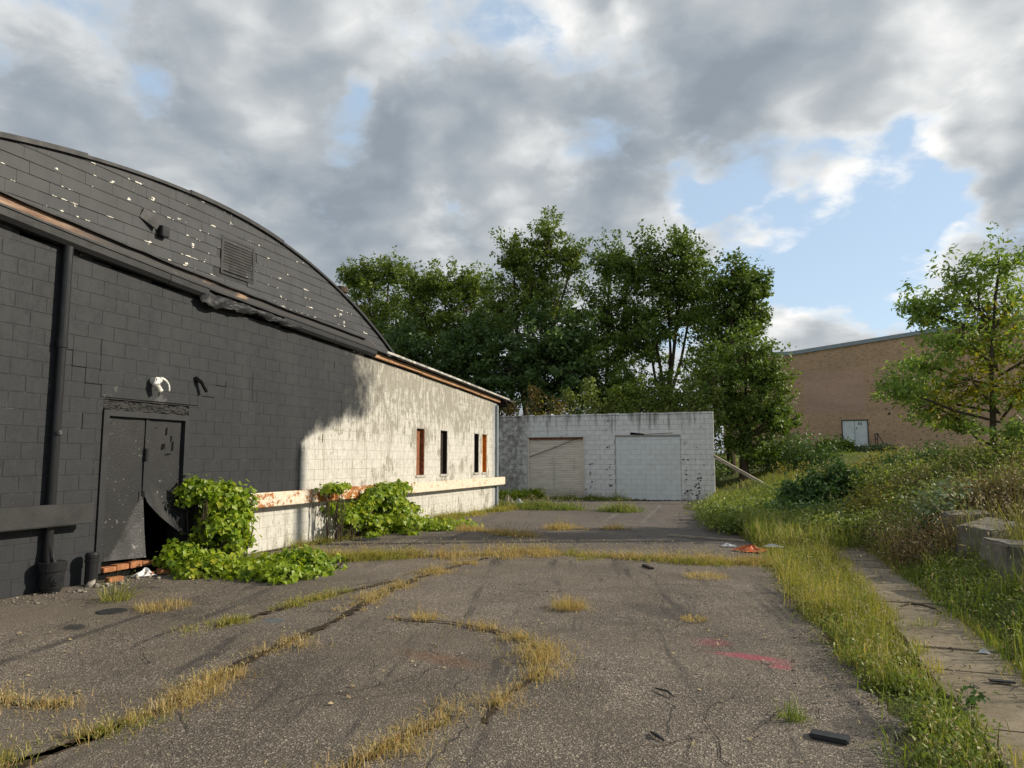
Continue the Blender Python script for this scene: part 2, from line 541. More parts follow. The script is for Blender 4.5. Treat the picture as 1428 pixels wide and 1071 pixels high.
def garage_paint(name, clean=False, mortar=False):
    m, g = newmat(name)
    p = g.pos()
    n1 = g.noise(p, 0.9, 4, 0.55)
    n2 = g.noise(p, 4.5, 7, 0.66)
    nf = g.noise(p, 50, 4, 0.6)
    streak = g.noise(g.scl(p, (5, 1, 0.5)), 1.0, 6, 0.65)
    rnd = g.n('ShaderNodeObjectInfo').outputs['Random']
    if clean:
        c = g.mix(g.sm(n2, 0.35, 0.7), (0.76, 0.80, 0.80), (0.68, 0.71, 0.715))
        c = g.mix(g.mul(g.sm(streak, 0.55, 0.75), 0.25), c, (0.35, 0.36, 0.36))
    else:
        c = g.mix(g.sm(n2, 0.32, 0.68), (0.83, 0.83, 0.81), (0.70, 0.70, 0.68))
        peel = g.sm(g.add(n2, g.mul(n1, 0.35)), 0.80, 0.84)
        c = g.mix(g.mul(peel, 0.8), c, (0.24, 0.23, 0.20))
        top = g.mul(g.sm(g.z, 2.4, 3.5), 0.20)
        d = g.sm(g.add(streak, top), 0.60, 0.85)
        c = g.mix(g.mul(d, 0.8), c, (0.12, 0.115, 0.10))
        left = g.mul(g.sm(g.x, -9.0, -9.7), 0.65)
        ls = g.mul(left, g.sm(g.add(n2, g.mul(n1, 0.4)), 0.5, 0.85))
        c = g.mix(g.add(ls, g.mul(left, 0.35)), c, (0.15, 0.13, 0.10))
        base = g.mul(g.sm(g.z, 0.35, 0.0), g.sm(n2, 0.4, 0.6))
        c = g.mix(g.mul(base, 0.6), c, (0.16, 0.14, 0.11))
    c = g.mix(g.mul(rnd, 0.12), c, (0.40, 0.39, 0.36))
    if mortar:
        c = g.mix(0.62 if not clean else 0.3, c, (0.11, 0.10, 0.09))
    g.surf(c, 0.85, g.bump(g.add(nf, n2), 0.35, 0.008), 0.25)
    return m


def asphalt_mat():
    m, g = newmat('old_asphalt')
    p = g.pos()
    nd = g.n('ShaderNodeTexVoronoi', {'Vector': p, 'Scale': 95.0}, feature='F1')
    cell = g.n('ShaderNodeSeparateColor', {0: nd.outputs['Color']}).outputs[0]
    nd2 = g.n('ShaderNodeTexVoronoi', {'Vector': p, 'Scale': 210.0}, feature='F1')
    cell2 = g.n('ShaderNodeSeparateColor', {0: nd2.outputs['Color']}).outputs[1]
    big = g.noise(p, 0.33, 5, 0.6, 0.3)
    mid = g.noise(p, 1.6, 6, 0.65)
    fine = g.noise(p, 30, 5, 0.7)
    agg = g.ramp(cell, [(0.0, (0.030, 0.027, 0.025)), (0.35, (0.080, 0.071, 0.062)), (0.70, (0.140, 0.124, 0.105)), (0.86, (0.22, 0.197, 0.165)), (1.0, (0.56, 0.51, 0.43))])
    agg2 = g.ramp(cell2, [(0.0, (0.045, 0.040, 0.036)), (0.6, (0.115, 0.101, 0.086)), (1.0, (0.30, 0.27, 0.22))])
    c = g.mix(0.45, agg, agg2)
    tone = g.add(g.lin(big, 0.32, 0.68, 0.66, 1.34), g.lin(mid, 0.3, 0.7, -0.22, 0.22))
    tc = g.n('ShaderNodeCombineColor', {0: tone, 1: tone, 2: tone}).outputs[0]
    c = g.mix(1.0, c, tc, 'MULTIPLY')
    c = g.mix(1.0, c, (1.10, 1.035, 0.985), 'MULTIPLY')
    # dusty brown veil, more towards the building
    dust = g.mul(g.sm(g.noise(p, 0.6, 5, 0.6), 0.42, 0.66), g.sm(g.x, 0.0, -5.5, 0.25, 0.62))
    c = g.mix(dust, c, (0.150, 0.125, 0.092))
    # dark tar and rubber smears running up the yard
    rot = g.n('ShaderNodeVectorRotate', {'Vector': p, 'Angle': R(-13)}, rotation_type='Z_AXIS').outputs[0]
    sm_ = g.noise(g.scl(rot, (3.2, 0.28, 1)), 1.0, 5, 0.62, 0.5)
    smear = g.mul(g.sm(sm_, 0.54, 0.66), g.sm(mid, 0.35, 0.55))
    c = g.mix(g.mul(smear, 0.72), c, (0.034, 0.032, 0.032))
    # purple-grey tone over the far part
    far = g.mul(g.sm(g.y, 11, 17), 0.5)
    c = g.mix(far, c, (0.112, 0.100, 0.098))
    # cracks
    cr = g.n('ShaderNodeTexVoronoi', {'Vector': g.n('ShaderNodeVectorMath', {0: p, 1: g.scl(g.n('ShaderNodeTexNoise', {'Vector': p, 'Scale': 1.3, 'Detail': 5.0}).outputs[1], (0.9, 0.9, 0))}, operation='ADD').outputs[0], 'Scale': 0.42}, feature='DISTANCE_TO_EDGE').outputs[0]
    crack = g.mul(g.sm(cr, 0.005, 0.001), g.sm(g.noise(p, 0.8, 2), 0.46, 0.56))
    c = g.mix(g.mul(crack, 0.6), c, (0.03, 0.028, 0.026))

    def spot(cx, cy, rx, ry, ang, col, amt, th0=0.35, th1=0.6):
        nonlocal c
        q = g.n('ShaderNodeVectorMath', {0: p, 1: (cx, cy, 0)}, operation='SUBTRACT').outputs[0]
        q = g.n('ShaderNodeVectorRotate', {'Vector': q, 'Angle': R(ang)}, rotation_type='Z_AXIS').outputs[0]
        q = g.scl(q, (1 / rx, 1 / ry, 0))
        l = g.n('ShaderNodeVectorMath', {0: q}, operation='LENGTH').outputs['Value']
        k = g.sm(g.add(g.sm(l, 1.3, 0.0), g.mul(g.sub(g.noise(p, 22, 6, 0.8), 0.5), 1.9)), th0, th1)
        k = g.mul(k, g.sm(l, 1.5, 0.9))
        c = g.mix(g.mul(k, amt), c, col)
    spot(-0.13, 6.36, 0.50, 0.15, 12, (0.46, 0.055, 0.115), 0.6, 0.3, 1.15)
    spot(0.10, 6.15, 0.17, 0.16, 60, (0.46, 0.055, 0.115), 0.5, 0.35, 1.15)
    spot(-0.45, 6.75, 0.30, 0.30, 0, (0.36, 0.06, 0.10), 0.3, 0.5, 0.95)
    spot(-2.5, 5.5, 0.75, 0.24, 15, (0.17, 0.075, 0.035), 0.6, 0.3, 1.25)
    spot(-4.67, 6.21, 0.20, 0.16, 0, (0.06, 0.11, 0.14), 0.6, 0.45, 0.8)
    spot(-6.3, 5.35, 0.22, 0.14, 30, (0.03, 0.03, 0.03), 0.85)
    spot(0.55, 4.95, 0.3, 0.3, 0, (0.035, 0.033, 0.032), 0.6)
    spot(-1.0, 7.9, 0.8, 0.35, 40, (0.04, 0.038, 0.038), 0.5)
    # two worn parking lines by the far garage
    for lx in (-4.05, -3.05):
        xx = g.m('ABSOLUTE', g.sub(g.add(g.x, g.mul(g.sub(g.y, 21.0), 0.07)), lx))
        ln = g.mul(g.mul(g.sm(xx, 0.075, 0.045), g.sm(g.y, 18.2, 19.0)), g.mul(g.sm(g.y, 26.5, 25.5), g.sm(g.noise(p, 5, 4, 0.7), 0.42, 0.55)))
        c = g.mix(g.mul(ln, 0.32), c, (0.30, 0.29, 0.27))
    h = g.add(g.mul(nd.outputs['Distance'], 1.1), g.add(g.mul(fine, 0.35), g.mul(crack, -0.8)))
    g.surf(c, 0.86, g.bump(h, 0.55, 0.012), 0.3)
    return m


def soil_mat():
    m, g = newmat('weedy_soil')
    p = g.pos()
    n1 = g.noise(p, 0.5, 5, 0.6)
    n2 = g.noise(p, 9, 6, 0.7)
    dirt = g.mix(n2, (0.07, 0.055, 0.035), (0.14, 0.115, 0.075))
    grass = g.mix(n2, (0.045, 0.060, 0.018), (0.095, 0.105, 0.035))
    far = g.sm(g.y, 24, 40)
    k = g.m('MAXIMUM', g.sm(n1, 0.4, 0.6), far)
    c = g.mix(k, dirt, grass)
    lawn = g.mix(n1, (0.075, 0.105, 0.022), (0.12, 0.135, 0.04))
    c = g.mix(g.mul(far, 0.85), c, lawn)
    g.surf(c, 0.95, g.bump(n2, 0.6, 0.03), 0.1)
    return m


def concrete_mat():
    m, g = newmat('worn_concrete')
    p = g.pos()
    n1 = g.noise(p, 1.3, 6, 0.62)
    n2 = g.noise(p, 11, 6, 0.7)
    nf = g.noise(p, 120, 4, 0.7)
    c = g.mix(g.sm(n1, 0.3, 0.7), (0.20, 0.162, 0.112), (0.30, 0.25, 0.18))
    c = g.mix(g.mul(g.sm(n2, 0.48, 0.68), 0.65), c, (0.12, 0.098, 0.07))
    st = g.noise(g.scl(p, (1.2, 3.5, 1)), 1.0, 6, 0.7)
    c = g.mix(g.mul(g.sm(st, 0.5, 0.7), 0.55), c, (0.10, 0.085, 0.065))
    c = g.mix(g.mul(g.sm(nf, 0.6, 0.7), 0.4), c, (0.45, 0.41, 0.34))
    g.surf(c, 0.9, g.bump(g.add(nf, g.mul(n2, 1.2)), 0.55, 0.008), 0.2)
    return m


def stone_block_mat():
    m, g = newmat('mossy_concrete_block')
    p = g.pos()
    n1 = g.noise(p, 3, 6, 0.65)
    n2 = g.noise(p, 18, 6, 0.7)
    c = g.mix(g.sm(n1, 0.35, 0.65), (0.27, 0.25, 0.215), (0.15, 0.132, 0.105))
    c = g.mix(g.mul(g.sm(n2, 0.55, 0.68), 0.6), c, (0.09, 0.08, 0.065))
    g.surf(c, 0.92, g.bump(g.add(n1, n2), 0.8, 0.02), 0.2)
    return m


def far_brick_mat(name, red=False):
    m, g = newmat(name)
    p = g.pos()
    v = g.n('ShaderNodeCombineXYZ', {0: g.x, 1: g.z, 2: 0.0}).outputs[0]
    c1, c2, mo = ((0.66, 0.425, 0.265), (0.52, 0.315, 0.185), (0.58, 0.42, 0.29))
    if red:
        c1, c2, mo = ((0.62, 0.375, 0.28), (0.52, 0.295, 0.215), (0.64, 0.49, 0.39))
    br = g.n('ShaderNodeTexBrick', {'Vector': v, 'Color1': (*c1, 1), 'Color2': (*c2, 1), 'Mortar': (*mo, 1), 'Scale': 1.0, 'Mortar Size': 0.010, 'Bias': -0.15, 'Brick Width': 0.22, 'Row Height': 0.075})
    dk = g.noise(g.scl(p, (3.2, 1, 13.0)), 1.0, 3, 0.6)
    c = g.mix(g.mul(g.sm(dk, 0.56, 0.62), 0.12 if red else 0.55), br.outputs[0], (0.07, 0.045, 0.032))
    big = g.noise(g.scl(p, (0.25, 1, 0.8)), 1.0, 4, 0.6)
    c = g.mix(g.sm(big, 0.35, 0.7, 0.0, 0.35), c, (0.32, 0.22, 0.15))
    g.surf(c, 0.92, None, 0.2)
    return m


def rust_beam_mat():
    m, g = newmat('rusty_white_steel')
    p = g.pos()
    n1 = g.noise(g.scl(p, (6, 4.5, 8)), 1.0, 8, 0.72)
    n2 = g.noise(p, 22, 5, 0.7)
    z = g.y
    amt = g.add(g.sm(z, 11.7, 12.3, 0.0, 0.085), g.sm(z, 15.0, 16.6, 0.0, -0.15))
    k = g.sm(g.add(g.add(n1, g.mul(g.sub(n2, 0.5), 0.25)), amt), 0.505, 0.57)
    white = g.mix(g.sm(n2, 0.35, 0.65), (0.76, 0.70, 0.58), (0.62, 0.54, 0.41))
    rust = g.ramp(n2, [(0.25, (0.10, 0.035, 0.012)), (0.5, (0.36, 0.125, 0.03)), (0.75, (0.55, 0.24, 0.07))])
    halo = g.sm(g.add(n1, amt), 0.49, 0.58)
    c = g.mix(g.mul(halo, 0.35), white, (0.62, 0.34, 0.12))
    c = g.mix(k, c, rust)
    g.surf(c, 0.8, g.bump(g.add(n2, k), 0.4, 0.006), 0.3)
    return m


def orange_board_mat():
    m, g = newmat('bare_orange_fascia')
    p = g.pos()
    n = g.noise(g.scl(p, (5, 1.2, 9)), 1.0, 6, 0.65)
    c = g.ramp(n, [(0.3, (0.16, 0.08, 0.04)), (0.45, (0.38, 0.22, 0.12)), (0.62, (0.50, 0.31, 0.18)), (0.8, (0.60, 0.46, 0.32))])
    g.surf(c, 0.85, g.bump(n, 0.4, 0.006), 0.2)
    return m


def flashing_mat():
    m, g = newmat('black_flashing_with_rust')
    p = g.pos()
    n = g.noise(g.scl(p, (4, 1.0, 7)), 1.0, 6, 0.7)
    k1 = g.noise(g.scl(p, (1, 0.8, 1)), 0.75, 3, 0.6)
    k = g.mul(g.sm(n, 0.50, 0.58), g.sm(k1, 0.54, 0.60))
    near = g.sm(g.y, 7.3, 6.2)
    k = g.m('MAXIMUM', k, g.mul(g.sm(n, 0.36, 0.46), near))
    col = g.mix(k, (0.043, 0.043, 0.045), g.ramp(n, [(0.45, (0.18, 0.09, 0.05)), (0.65, (0.42, 0.30, 0.21))]))
    g.surf(col, 0.6, g.bump(n, 0.4, 0.008), 0.35)
    return m


def bark_mat(name='tree_bark', col=(0.085, 0.066, 0.048)):
    m, g = newmat(name)
    p = g.pos()
    n = g.noise(g.scl(p, (9, 9, 1.6)), 1.0, 6, 0.7)
    c = g.mix(n, tuple(x * 0.5 for x in col), tuple(x * 1.5 for x in col))
    g.surf(c, 0.95, g.bump(n, 0.8, 0.02), 0.15)
    return m


def roller_mat():
    m, g = newmat('beige_roller_slats')
    p = g.pos()
    n = g.noise(g.scl(p, (2, 1, 9)), 1.0, 5, 0.6)
    st = g.noise(g.scl(p, (6, 1, 0.5)), 1.0, 5, 0.6)
    c = g.mix(g.sm(n, 0.35, 0.7), (0.78, 0.71, 0.61), (0.64, 0.58, 0.49))
    c = g.mix(g.mul(g.sm(st, 0.58, 0.75), 0.35), c, (0.19, 0.165, 0.14))
    low = g.mul(g.sm(g.z, 0.55, 0.1), 0.35)
    c = g.mix(low, c, (0.22, 0.18, 0.14))
    g.surf(c, 0.7, None, 0.3)
    return m


M_WALL = wall_paint('painted_block')
M_MORT = wall_paint('painted_mortar', True)
M_BLACK = black_mat('black_paint')
M_BLACKG = black_mat('glossy_black_paint', rough=0.27, base=(0.024, 0.025, 0.027), bump=0.06)
M_SLAT = black_mat('louvre_black', rough=0.6, base=(0.016, 0.017, 0.019))
M_DOOR = black_mat('chipped_black_door_paint', (0.17, 0.165, 0.16), 0.085, 0.5, (0.021, 0.022, 0.025), 0.8)
M_DOORLOW = black_mat('lit_chipped_door_sheet', (0.30, 0.29, 0.28), 0.14, 0.5, (0.045, 0.046, 0.049), 0.8)  # paler base paints the sun on the bent corner; chips are wear
M_CRUMB = black_mat('crumbled_lintel', (0.12, 0.115, 0.11), 0.08, 0.8, (0.040, 0.040, 0.040), 1.0)
M_SHING = shingle_mat()
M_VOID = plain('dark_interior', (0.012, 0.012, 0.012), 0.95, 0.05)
M_FLASH = flashing_mat()
M_ORANGE = orange_board_mat()
M_WHITEMETAL = plain('white_metal_edge', (0.62, 0.60, 0.56), 0.5, 0.4, var=0.6)
M_ROOF = plain('roof_felt', (0.055, 0.053, 0.050), 0.9, 0.2, var=0.3, scale=2)
M_BEAM = rust_beam_mat()
M_BWOOD = black_mat('black_timber', (0.15, 0.14, 0.13), 0.03, 0.6, (0.034, 0.035, 0.037), 0.5)
M_WHITE = plain('white_enamel', (0.78, 0.77, 0.72), 0.4, 0.45, var=0.1, bump=0.05)
M_WINBROWN = plain('brown_window_board', (0.30, 0.12, 0.06), 0.75, 0.2, var=0.45, scale=9)
M_WINDARK = plain('dark_window_board', (0.040, 0.030, 0.025), 0.8, 0.2, var=0.4, scale=9)
M_WINORANGE = plain('orange_window_board', (0.62, 0.24, 0.04), 0.75, 0.2, var=0.4, scale=9)
M_GAR = garage_paint('dirty_white_block')
M_GARM = garage_paint('dirty_white_mortar', mortar=True)
M_INF = garage_paint('clean_white_block', True)
M_INFM = garage_paint('clean_white_mortar', True, True)
M_ROLL = roller_mat()
M_ASPH = asphalt_mat()
M_SOIL = soil_mat()
M_CONC = concrete_mat()
M_CBLOCK = stone_block_mat()
M_FBRICK = far_brick_mat('tan_brick')
M_FBRICKR = far_brick_mat('red_infill_brick', True)
M_COPING = plain('grey_coping_metal', (0.33, 0.38, 0.42), 0.5, 0.4, var=0.15)
M_FDOOR = plain('pale_door_paint', (0.78, 0.83, 0.82), 0.55, 0.3, var=0.14, scale=2, bump=0.05)
M_DARKMETAL = plain('dark_metal', (0.035, 0.035, 0.037), 0.55, 0.4)
M_BARK = bark_mat()
M_PLANK = plain('grey_plank_wood', (0.42, 0.37, 0.29), 0.85, 0.15, var=0.35, scale=4)
M_BRICKBIT = plain('orange_clay_brick', (0.46, 0.205, 0.10), 0.9, 0.15, var=0.35, scale=14)
M_PLASTIC = plain('white_plastic_film', (0.66, 0.68, 0.70), 0.35, 0.5, var=0.15, scale=5)
M_ORPLASTIC = plain('orange_plastic', (0.62, 0.12, 0.025), 0.45, 0.4, var=0.3, scale=8)
M_RUBBER = plain('dark_rubber', (0.030, 0.031, 0.034), 0.6, 0.4, var=0.4, scale=12)
M_STONE = plain('pale_rubble', (0.36, 0.33, 0.28), 0.92, 0.15, var=0.6, scale=9)
M_DEADWOOD = plain('dead_brown_stalks', (0.16, 0.075, 0.045), 0.9, 0.1, var=0.5, scale=9)
M_POLE = bark_mat('pole_timber', (0.14, 0.11, 0.08))

LF_FAR = leaf_mat('elm_leaves', [(0.076, 0.122, 0.023), (0.128, 0.197, 0.033), (0.208, 0.279, 0.043)], 0.34)
LF_FAR2 = leaf_mat('olive_leaves', [(0.099, 0.137, 0.023), (0.163, 0.230, 0.036), (0.246, 0.308, 0.050)], 0.34)
LF_DARK = leaf_mat('dark_maple_leaves', [(0.049, 0.093, 0.030), (0.088, 0.153, 0.042), (0.153, 0.227, 0.059)], 0.3)
LF_ASH = leaf_mat('ash_leaves', [(0.134, 0.218, 0.053), (0.222, 0.333, 0.069), (0.368, 0.455, 0.086)], 0.36)
LF_YEL = leaf_mat('yellowing_leaves', [(0.168, 0.186, 0.024), (0.324, 0.306, 0.030), (0.432, 0.348, 0.036)], 0.4)
LF_RED = leaf_mat('russet_leaves', [(0.063, 0.048, 0.021), (0.119, 0.077, 0.028), (0.140, 0.133, 0.031)], 0.3)
LF_VINE = leaf_mat('vine_leaves', [(0.094, 0.161, 0.015), (0.168, 0.265, 0.020), (0.321, 0.418, 0.030), (0.540, 0.501, 0.047)], 0.40, 0.42)
LF_SHRUB = leaf_mat('sumac_leaves', [(0.040, 0.089, 0.030), (0.074, 0.144, 0.040), (0.110, 0.184, 0.055)], 0.28)
LF_WEED = leaf_mat('weed_leaves', [(0.099, 0.144, 0.033), (0.167, 0.228, 0.048), (0.259, 0.304, 0.074), (0.380, 0.364, 0.129)], 0.35)
LF_YELW = leaf_mat('golden_weed_leaves', [(0.12, 0.14, 0.03), (0.24, 0.22, 0.05), (0.34, 0.28, 0.07)], 0.35)
LF_BROWN = leaf_mat('brown_seed_stalks', [(0.105, 0.067, 0.042), (0.175, 0.112, 0.063), (0.182, 0.168, 0.063)], 0.25)
LF_PALE = leaf_mat('pale_forb_leaves', [(0.132, 0.176, 0.083), (0.209, 0.264, 0.143), (0.286, 0.330, 0.209)], 0.25)
GR_GOLD = leaf_mat('golden_grass', [(0.209, 0.221, 0.058), (0.380, 0.307, 0.105), (0.551, 0.413, 0.179), (0.475, 0.288, 0.121), (0.627, 0.509, 0.284), (0.342, 0.278, 0.084), (0.665, 0.576, 0.399)], 0.36, 0.6)
GR_MIX = leaf_mat('yellow_green_grass', [(0.151, 0.197, 0.033), (0.247, 0.273, 0.046), (0.426, 0.361, 0.095), (0.633, 0.481, 0.190)], 0.38, 0.55)
GR_GREEN = leaf_mat('green_grass', [(0.095, 0.152, 0.026), (0.146, 0.212, 0.034), (0.240, 0.278, 0.055), (0.405, 0.351, 0.133)], 0.38, 0.5)
GR_BANK = leaf_mat('bank_grass', [(0.129, 0.167, 0.036), (0.213, 0.239, 0.054), (0.373, 0.335, 0.110), (0.567, 0.464, 0.220)], 0.36, 0.6)
M_SEAM = plain('joint_soil', (0.075, 0.058, 0.040), 0.95, 0.1, var=0.5, scale=14, bump=0.6)
M_SEAM2 = plain('crack_dirt', (0.035, 0.031, 0.027), 0.95, 0.1, var=0.4, scale=14)
GR_HEAD = leaf_mat('seed_heads', [(0.36, 0.29, 0.13), (0.50, 0.42, 0.22), (0.58, 0.50, 0.30)], 0.3, 0.7)


# ------------------------------------------------------------------ terrain
def sstep(a, b, v):
    t = np.clip((np.asarray(v, float) - a) / (b - a), 0, 1)
    return t * t * (3 - 2 * t)


def hgt(x, y):
    x = np.asarray(x, float)
    y = np.asarray(y, float)
    wob = 0.12 * np.sin(x * 1.3 + y * 0.7) * np.cos(y * 0.9 - x * 0.4) + 0.06 * np.sin(3.1 * x + 1.0) * np.sin(2.7 * y)
    t_ = np.clip((x + 0.22 * np.sin(y * 0.8) - 1.8) / 3.6, 0, 1)
    bank = 1.18 * (0.6 * t_ + 0.4 * t_ * t_ * (3 - 2 * t_)) * sstep(-6, 2, y)
    y0 = 31 - 13 * sstep(-2.2, 0.6, x)
    hill = 2.02 * sstep(0, 1, (y - y0) / (54 - y0))
    h = np.maximum(bank, hill) + 0.15 * np.minimum(bank, hill)
    h = np.minimum(h, 2.03)
    amp = np.clip(h * 1.2, 0, 1) * (1 - sstep(40, 52, y))
    return h + wob * amp - 0.035


def edge_x(y):
    """right edge of the asphalt"""
    return np.interp(y, [-8, 4.2, 5.2, 6.1, 8.5, 11.7, 14, 18, 21.3, 26, 29, 31], [0.75, 0.70, 0.72, 0.66, 0.36, 0.12, -0.05, -0.75, -1.35, -1.5, -1.65, -1.65])


def build_ground():
    xs = np.concatenate([[-600, -300, -120, -60, -40], np.arange(-30, 0, 3.0), np.arange(0, 12.01, 0.25), [13, 14, 16, 18, 22, 28, 36, 50, 80, 150, 300, 600]])
    ys = np.concatenate([[-600, -300, -120, -60, -30, -15, -8], np.arange(-4, 36, 0.5), np.arange(36, 64, 2.0), [66, 72, 80, 100, 150, 300, 600, 1200]])
    X, Y = np.meshgrid(xs, ys, indexing='ij')
    Z = hgt(X, Y)
    V = np.stack([X, Y, Z], -1).reshape(-1, 3)
    nx, ny = len(xs), len(ys)
    i, j = np.meshgrid(np.arange(nx - 1), np.arange(ny - 1), indexing='ij')
    a = (i * ny + j).ravel()
    F = np.stack([a, a + ny, a + ny + 1, a + 1], 1)
    o = np_mesh('ground', V, [F], M_SOIL, smooth=True)
    tag(o, 'rising weedy ground with lawn towards the brick building', kind='structure')
    # asphalt sheet with a ragged right edge
    ys = np.arange(-6, 33.01, 0.12)
    mb = MB()
    prev = None
    for k, y in enumerate(ys):
        e = float(edge_x(y)) + 0.05 * math.sin(y * 5.1) + 0.04 * math.sin(y * 13.7 + 1) + random.uniform(-0.03, 0.03)
        row = [(-14, y, 0), (-6, y, 0.004 * math.sin(y)), (-2, y, 0.012 * math.sin(y * 0.7)), (e - 0.15, y, 0.0), (e, y, -0.012), (e + 0.02, y, -0.06)]
        b = len(mb.v)
        mb.v.extend(row)
        if prev is not None:
            for q in range(5):
                mb.f.append((prev + q, prev + q + 1, b + q + 1, b + q))
        prev = b
    o = mb.build('asphalt_yard', M_ASPH, smooth=False)
    tag(o, 'cracked old asphalt yard with grass in its joints', kind='structure')
    # concrete walk of separate slabs
    path = empty('concrete_path', (1.45, 9, 0), 'narrow walk of worn concrete slabs along the grass bank', kind='structure')
    y = -1.0
    while y < 16.2:
        L = random.choice([0.62, 0.66, 0.70, 0.74])
        tz = random.uniform(-0.012, 0.012)
        x0, x1 = 1.13 + random.uniform(-.015, .015), 1.80 + random.uniform(-.02, .02)
        b = MB().box(x0, x1, y + 0.0025, y + L - 0.0025, -0.08, 0.045 + tz, 0.008)
        b.build('slab', M_CONC, path, origin=((x0 + x1) / 2, y + L / 2, 0))
        y += L


build_ground()

# ------------------------------------------------------------------ black warehouse
XW = -8.32
EAVE = ([-2, 5.76, 6.68, 8.59, 10.29, 14.06, 16.57, 19.17, 22.56, 23.8], [4.9, 4.38, 4.31, 4.19, 4.11, 3.96, 3.85, 3.72, 3.54, 3.47])


def eave(y):
    return float(np.interp(y, *EAVE))


def arch(y):
    return 5.77 - (0.0315 if y < 9.15 else 0.0435) * (y - 9.15) ** 2


WH = empty('black_warehouse', (XW - 1, 13.5, 0), 'long vaulted block warehouse painted black at its near end, flaking white beyond', 'warehouse')
OPEN = [(7.30, 8.83, 0.0, 2.42), (16.66, 17.12, 1.2, 2.4), (18.12, 18.58, 1.2, 2.4), (20.60, 20.98, 1.2, 2.4), (21.28, 21.68, 1.2, 2.4)]


def block_piece(y0, y1, z0, z1, x=0.0):
    """one wall block: chamfered face proud of the joint"""
    c = 0.004
    xf, xm, xb = 0.0, -0.003, -0.06
    vs = [(xb, y0, z0), (xb, y1, z0), (xb, y1, z1), (xb, y0, z1),
          (xm, y0, z0), (xm, y1, z0), (xm, y1, z1), (xm, y0, z1),
          (xf, y0 + c, z0 + c), (xf, y1 - c, z0 + c), (xf, y1 - c, z1 - c), (xf, y0 + c, z1 - c)]
    fs = [(8, 9, 10, 11)]
    for a, b in ((4, 8), (0, 4)):
        for k in range(4):
            k2 = (k + 1) % 4
            fs.append((a + k, a + k2, b + k2, b + k))
    return vs, fs


def lay_blocks(y0, y1, ztop, openings, bl=0.40, bh=0.20, joint=0.007):
    """list of block rectangles (ya, yb, za, zb)"""
    out = []
    rows = int(8.0 / bh)
    for r in range(rows):
        za, zb = r * bh, (r + 1) * bh
        off = -bl / 2 if r % 2 else 0.0
        k = 0
        y = y0 + off
        while y < y1:
            a, b = max(y, y0), min(y + bl, y1)
            y += bl
            segs = [(a, b)]
            for (oa, ob, oz0, oz1) in openings:
                if zb <= oz0 + 1e-4 or za >= oz1 - 1e-4:
                    continue
                ns = []
                for (p, q) in segs:
                    if q <= oa or p >= ob:
                        ns.append((p, q))
                    else:
                        if p < oa: ns.append((p, oa))
                        if q > ob: ns.append((ob, q))
                segs = ns
            for (p, q) in segs:
                if q - p < 0.04:
                    continue
                top = min(zb, ztop((p + q) / 2))
                if top - za < 0.04:
                    continue
                out.append((p + joint / 2, q - joint / 2, za + joint / 2, top - joint / 2))
    return out


def mount_blocks(rects, parent, mat, place, name='block', keep=300, key=None, jit=0.0008):
    """the pieces that show largest as parts, the rest joined"""
    rects = sorted(rects, key=key)
    cache = {}
    rest_v, rest_f = [], []
    base = wloc(parent)
    for i, (a, b, c, d) in enumerate(rects):
        w, h = round(b - a, 4), round(d - c, 4)
        j = random.uniform(-jit, jit)
        if i < keep:
            if (w, h) not in cache:
                vs, fs = block_piece(-w / 2, w / 2, -h / 2, h / 2)
                vs = [place(v) for v in vs]
                me = bpy.data.meshes.new(name)
                me.from_pydata(vs, [], fs)
                me.materials.append(mat)
                cache[w, h] = me
            o = bpy.data.objects.new(name, cache[w, h])
            link(o, parent)
            cpos = Vector(place((j, (a + b) / 2, (c + d) / 2), True))
            o.location = cpos - base
        else:
            vs, fs = block_piece(a, b, c, d)
            k = len(rest_v)
            rest_v.extend([place((v[0] + j, v[1], v[2]), True) for v in vs])
            rest_f.extend([tuple(k + q for q in f) for f in fs])
    if rest_v:
        mb = MB()
        mb.v, mb.f = rest_v, rest_f
        o = mb.build(name + '_courses', mat, parent)
        o['kind'] = 'stuff'


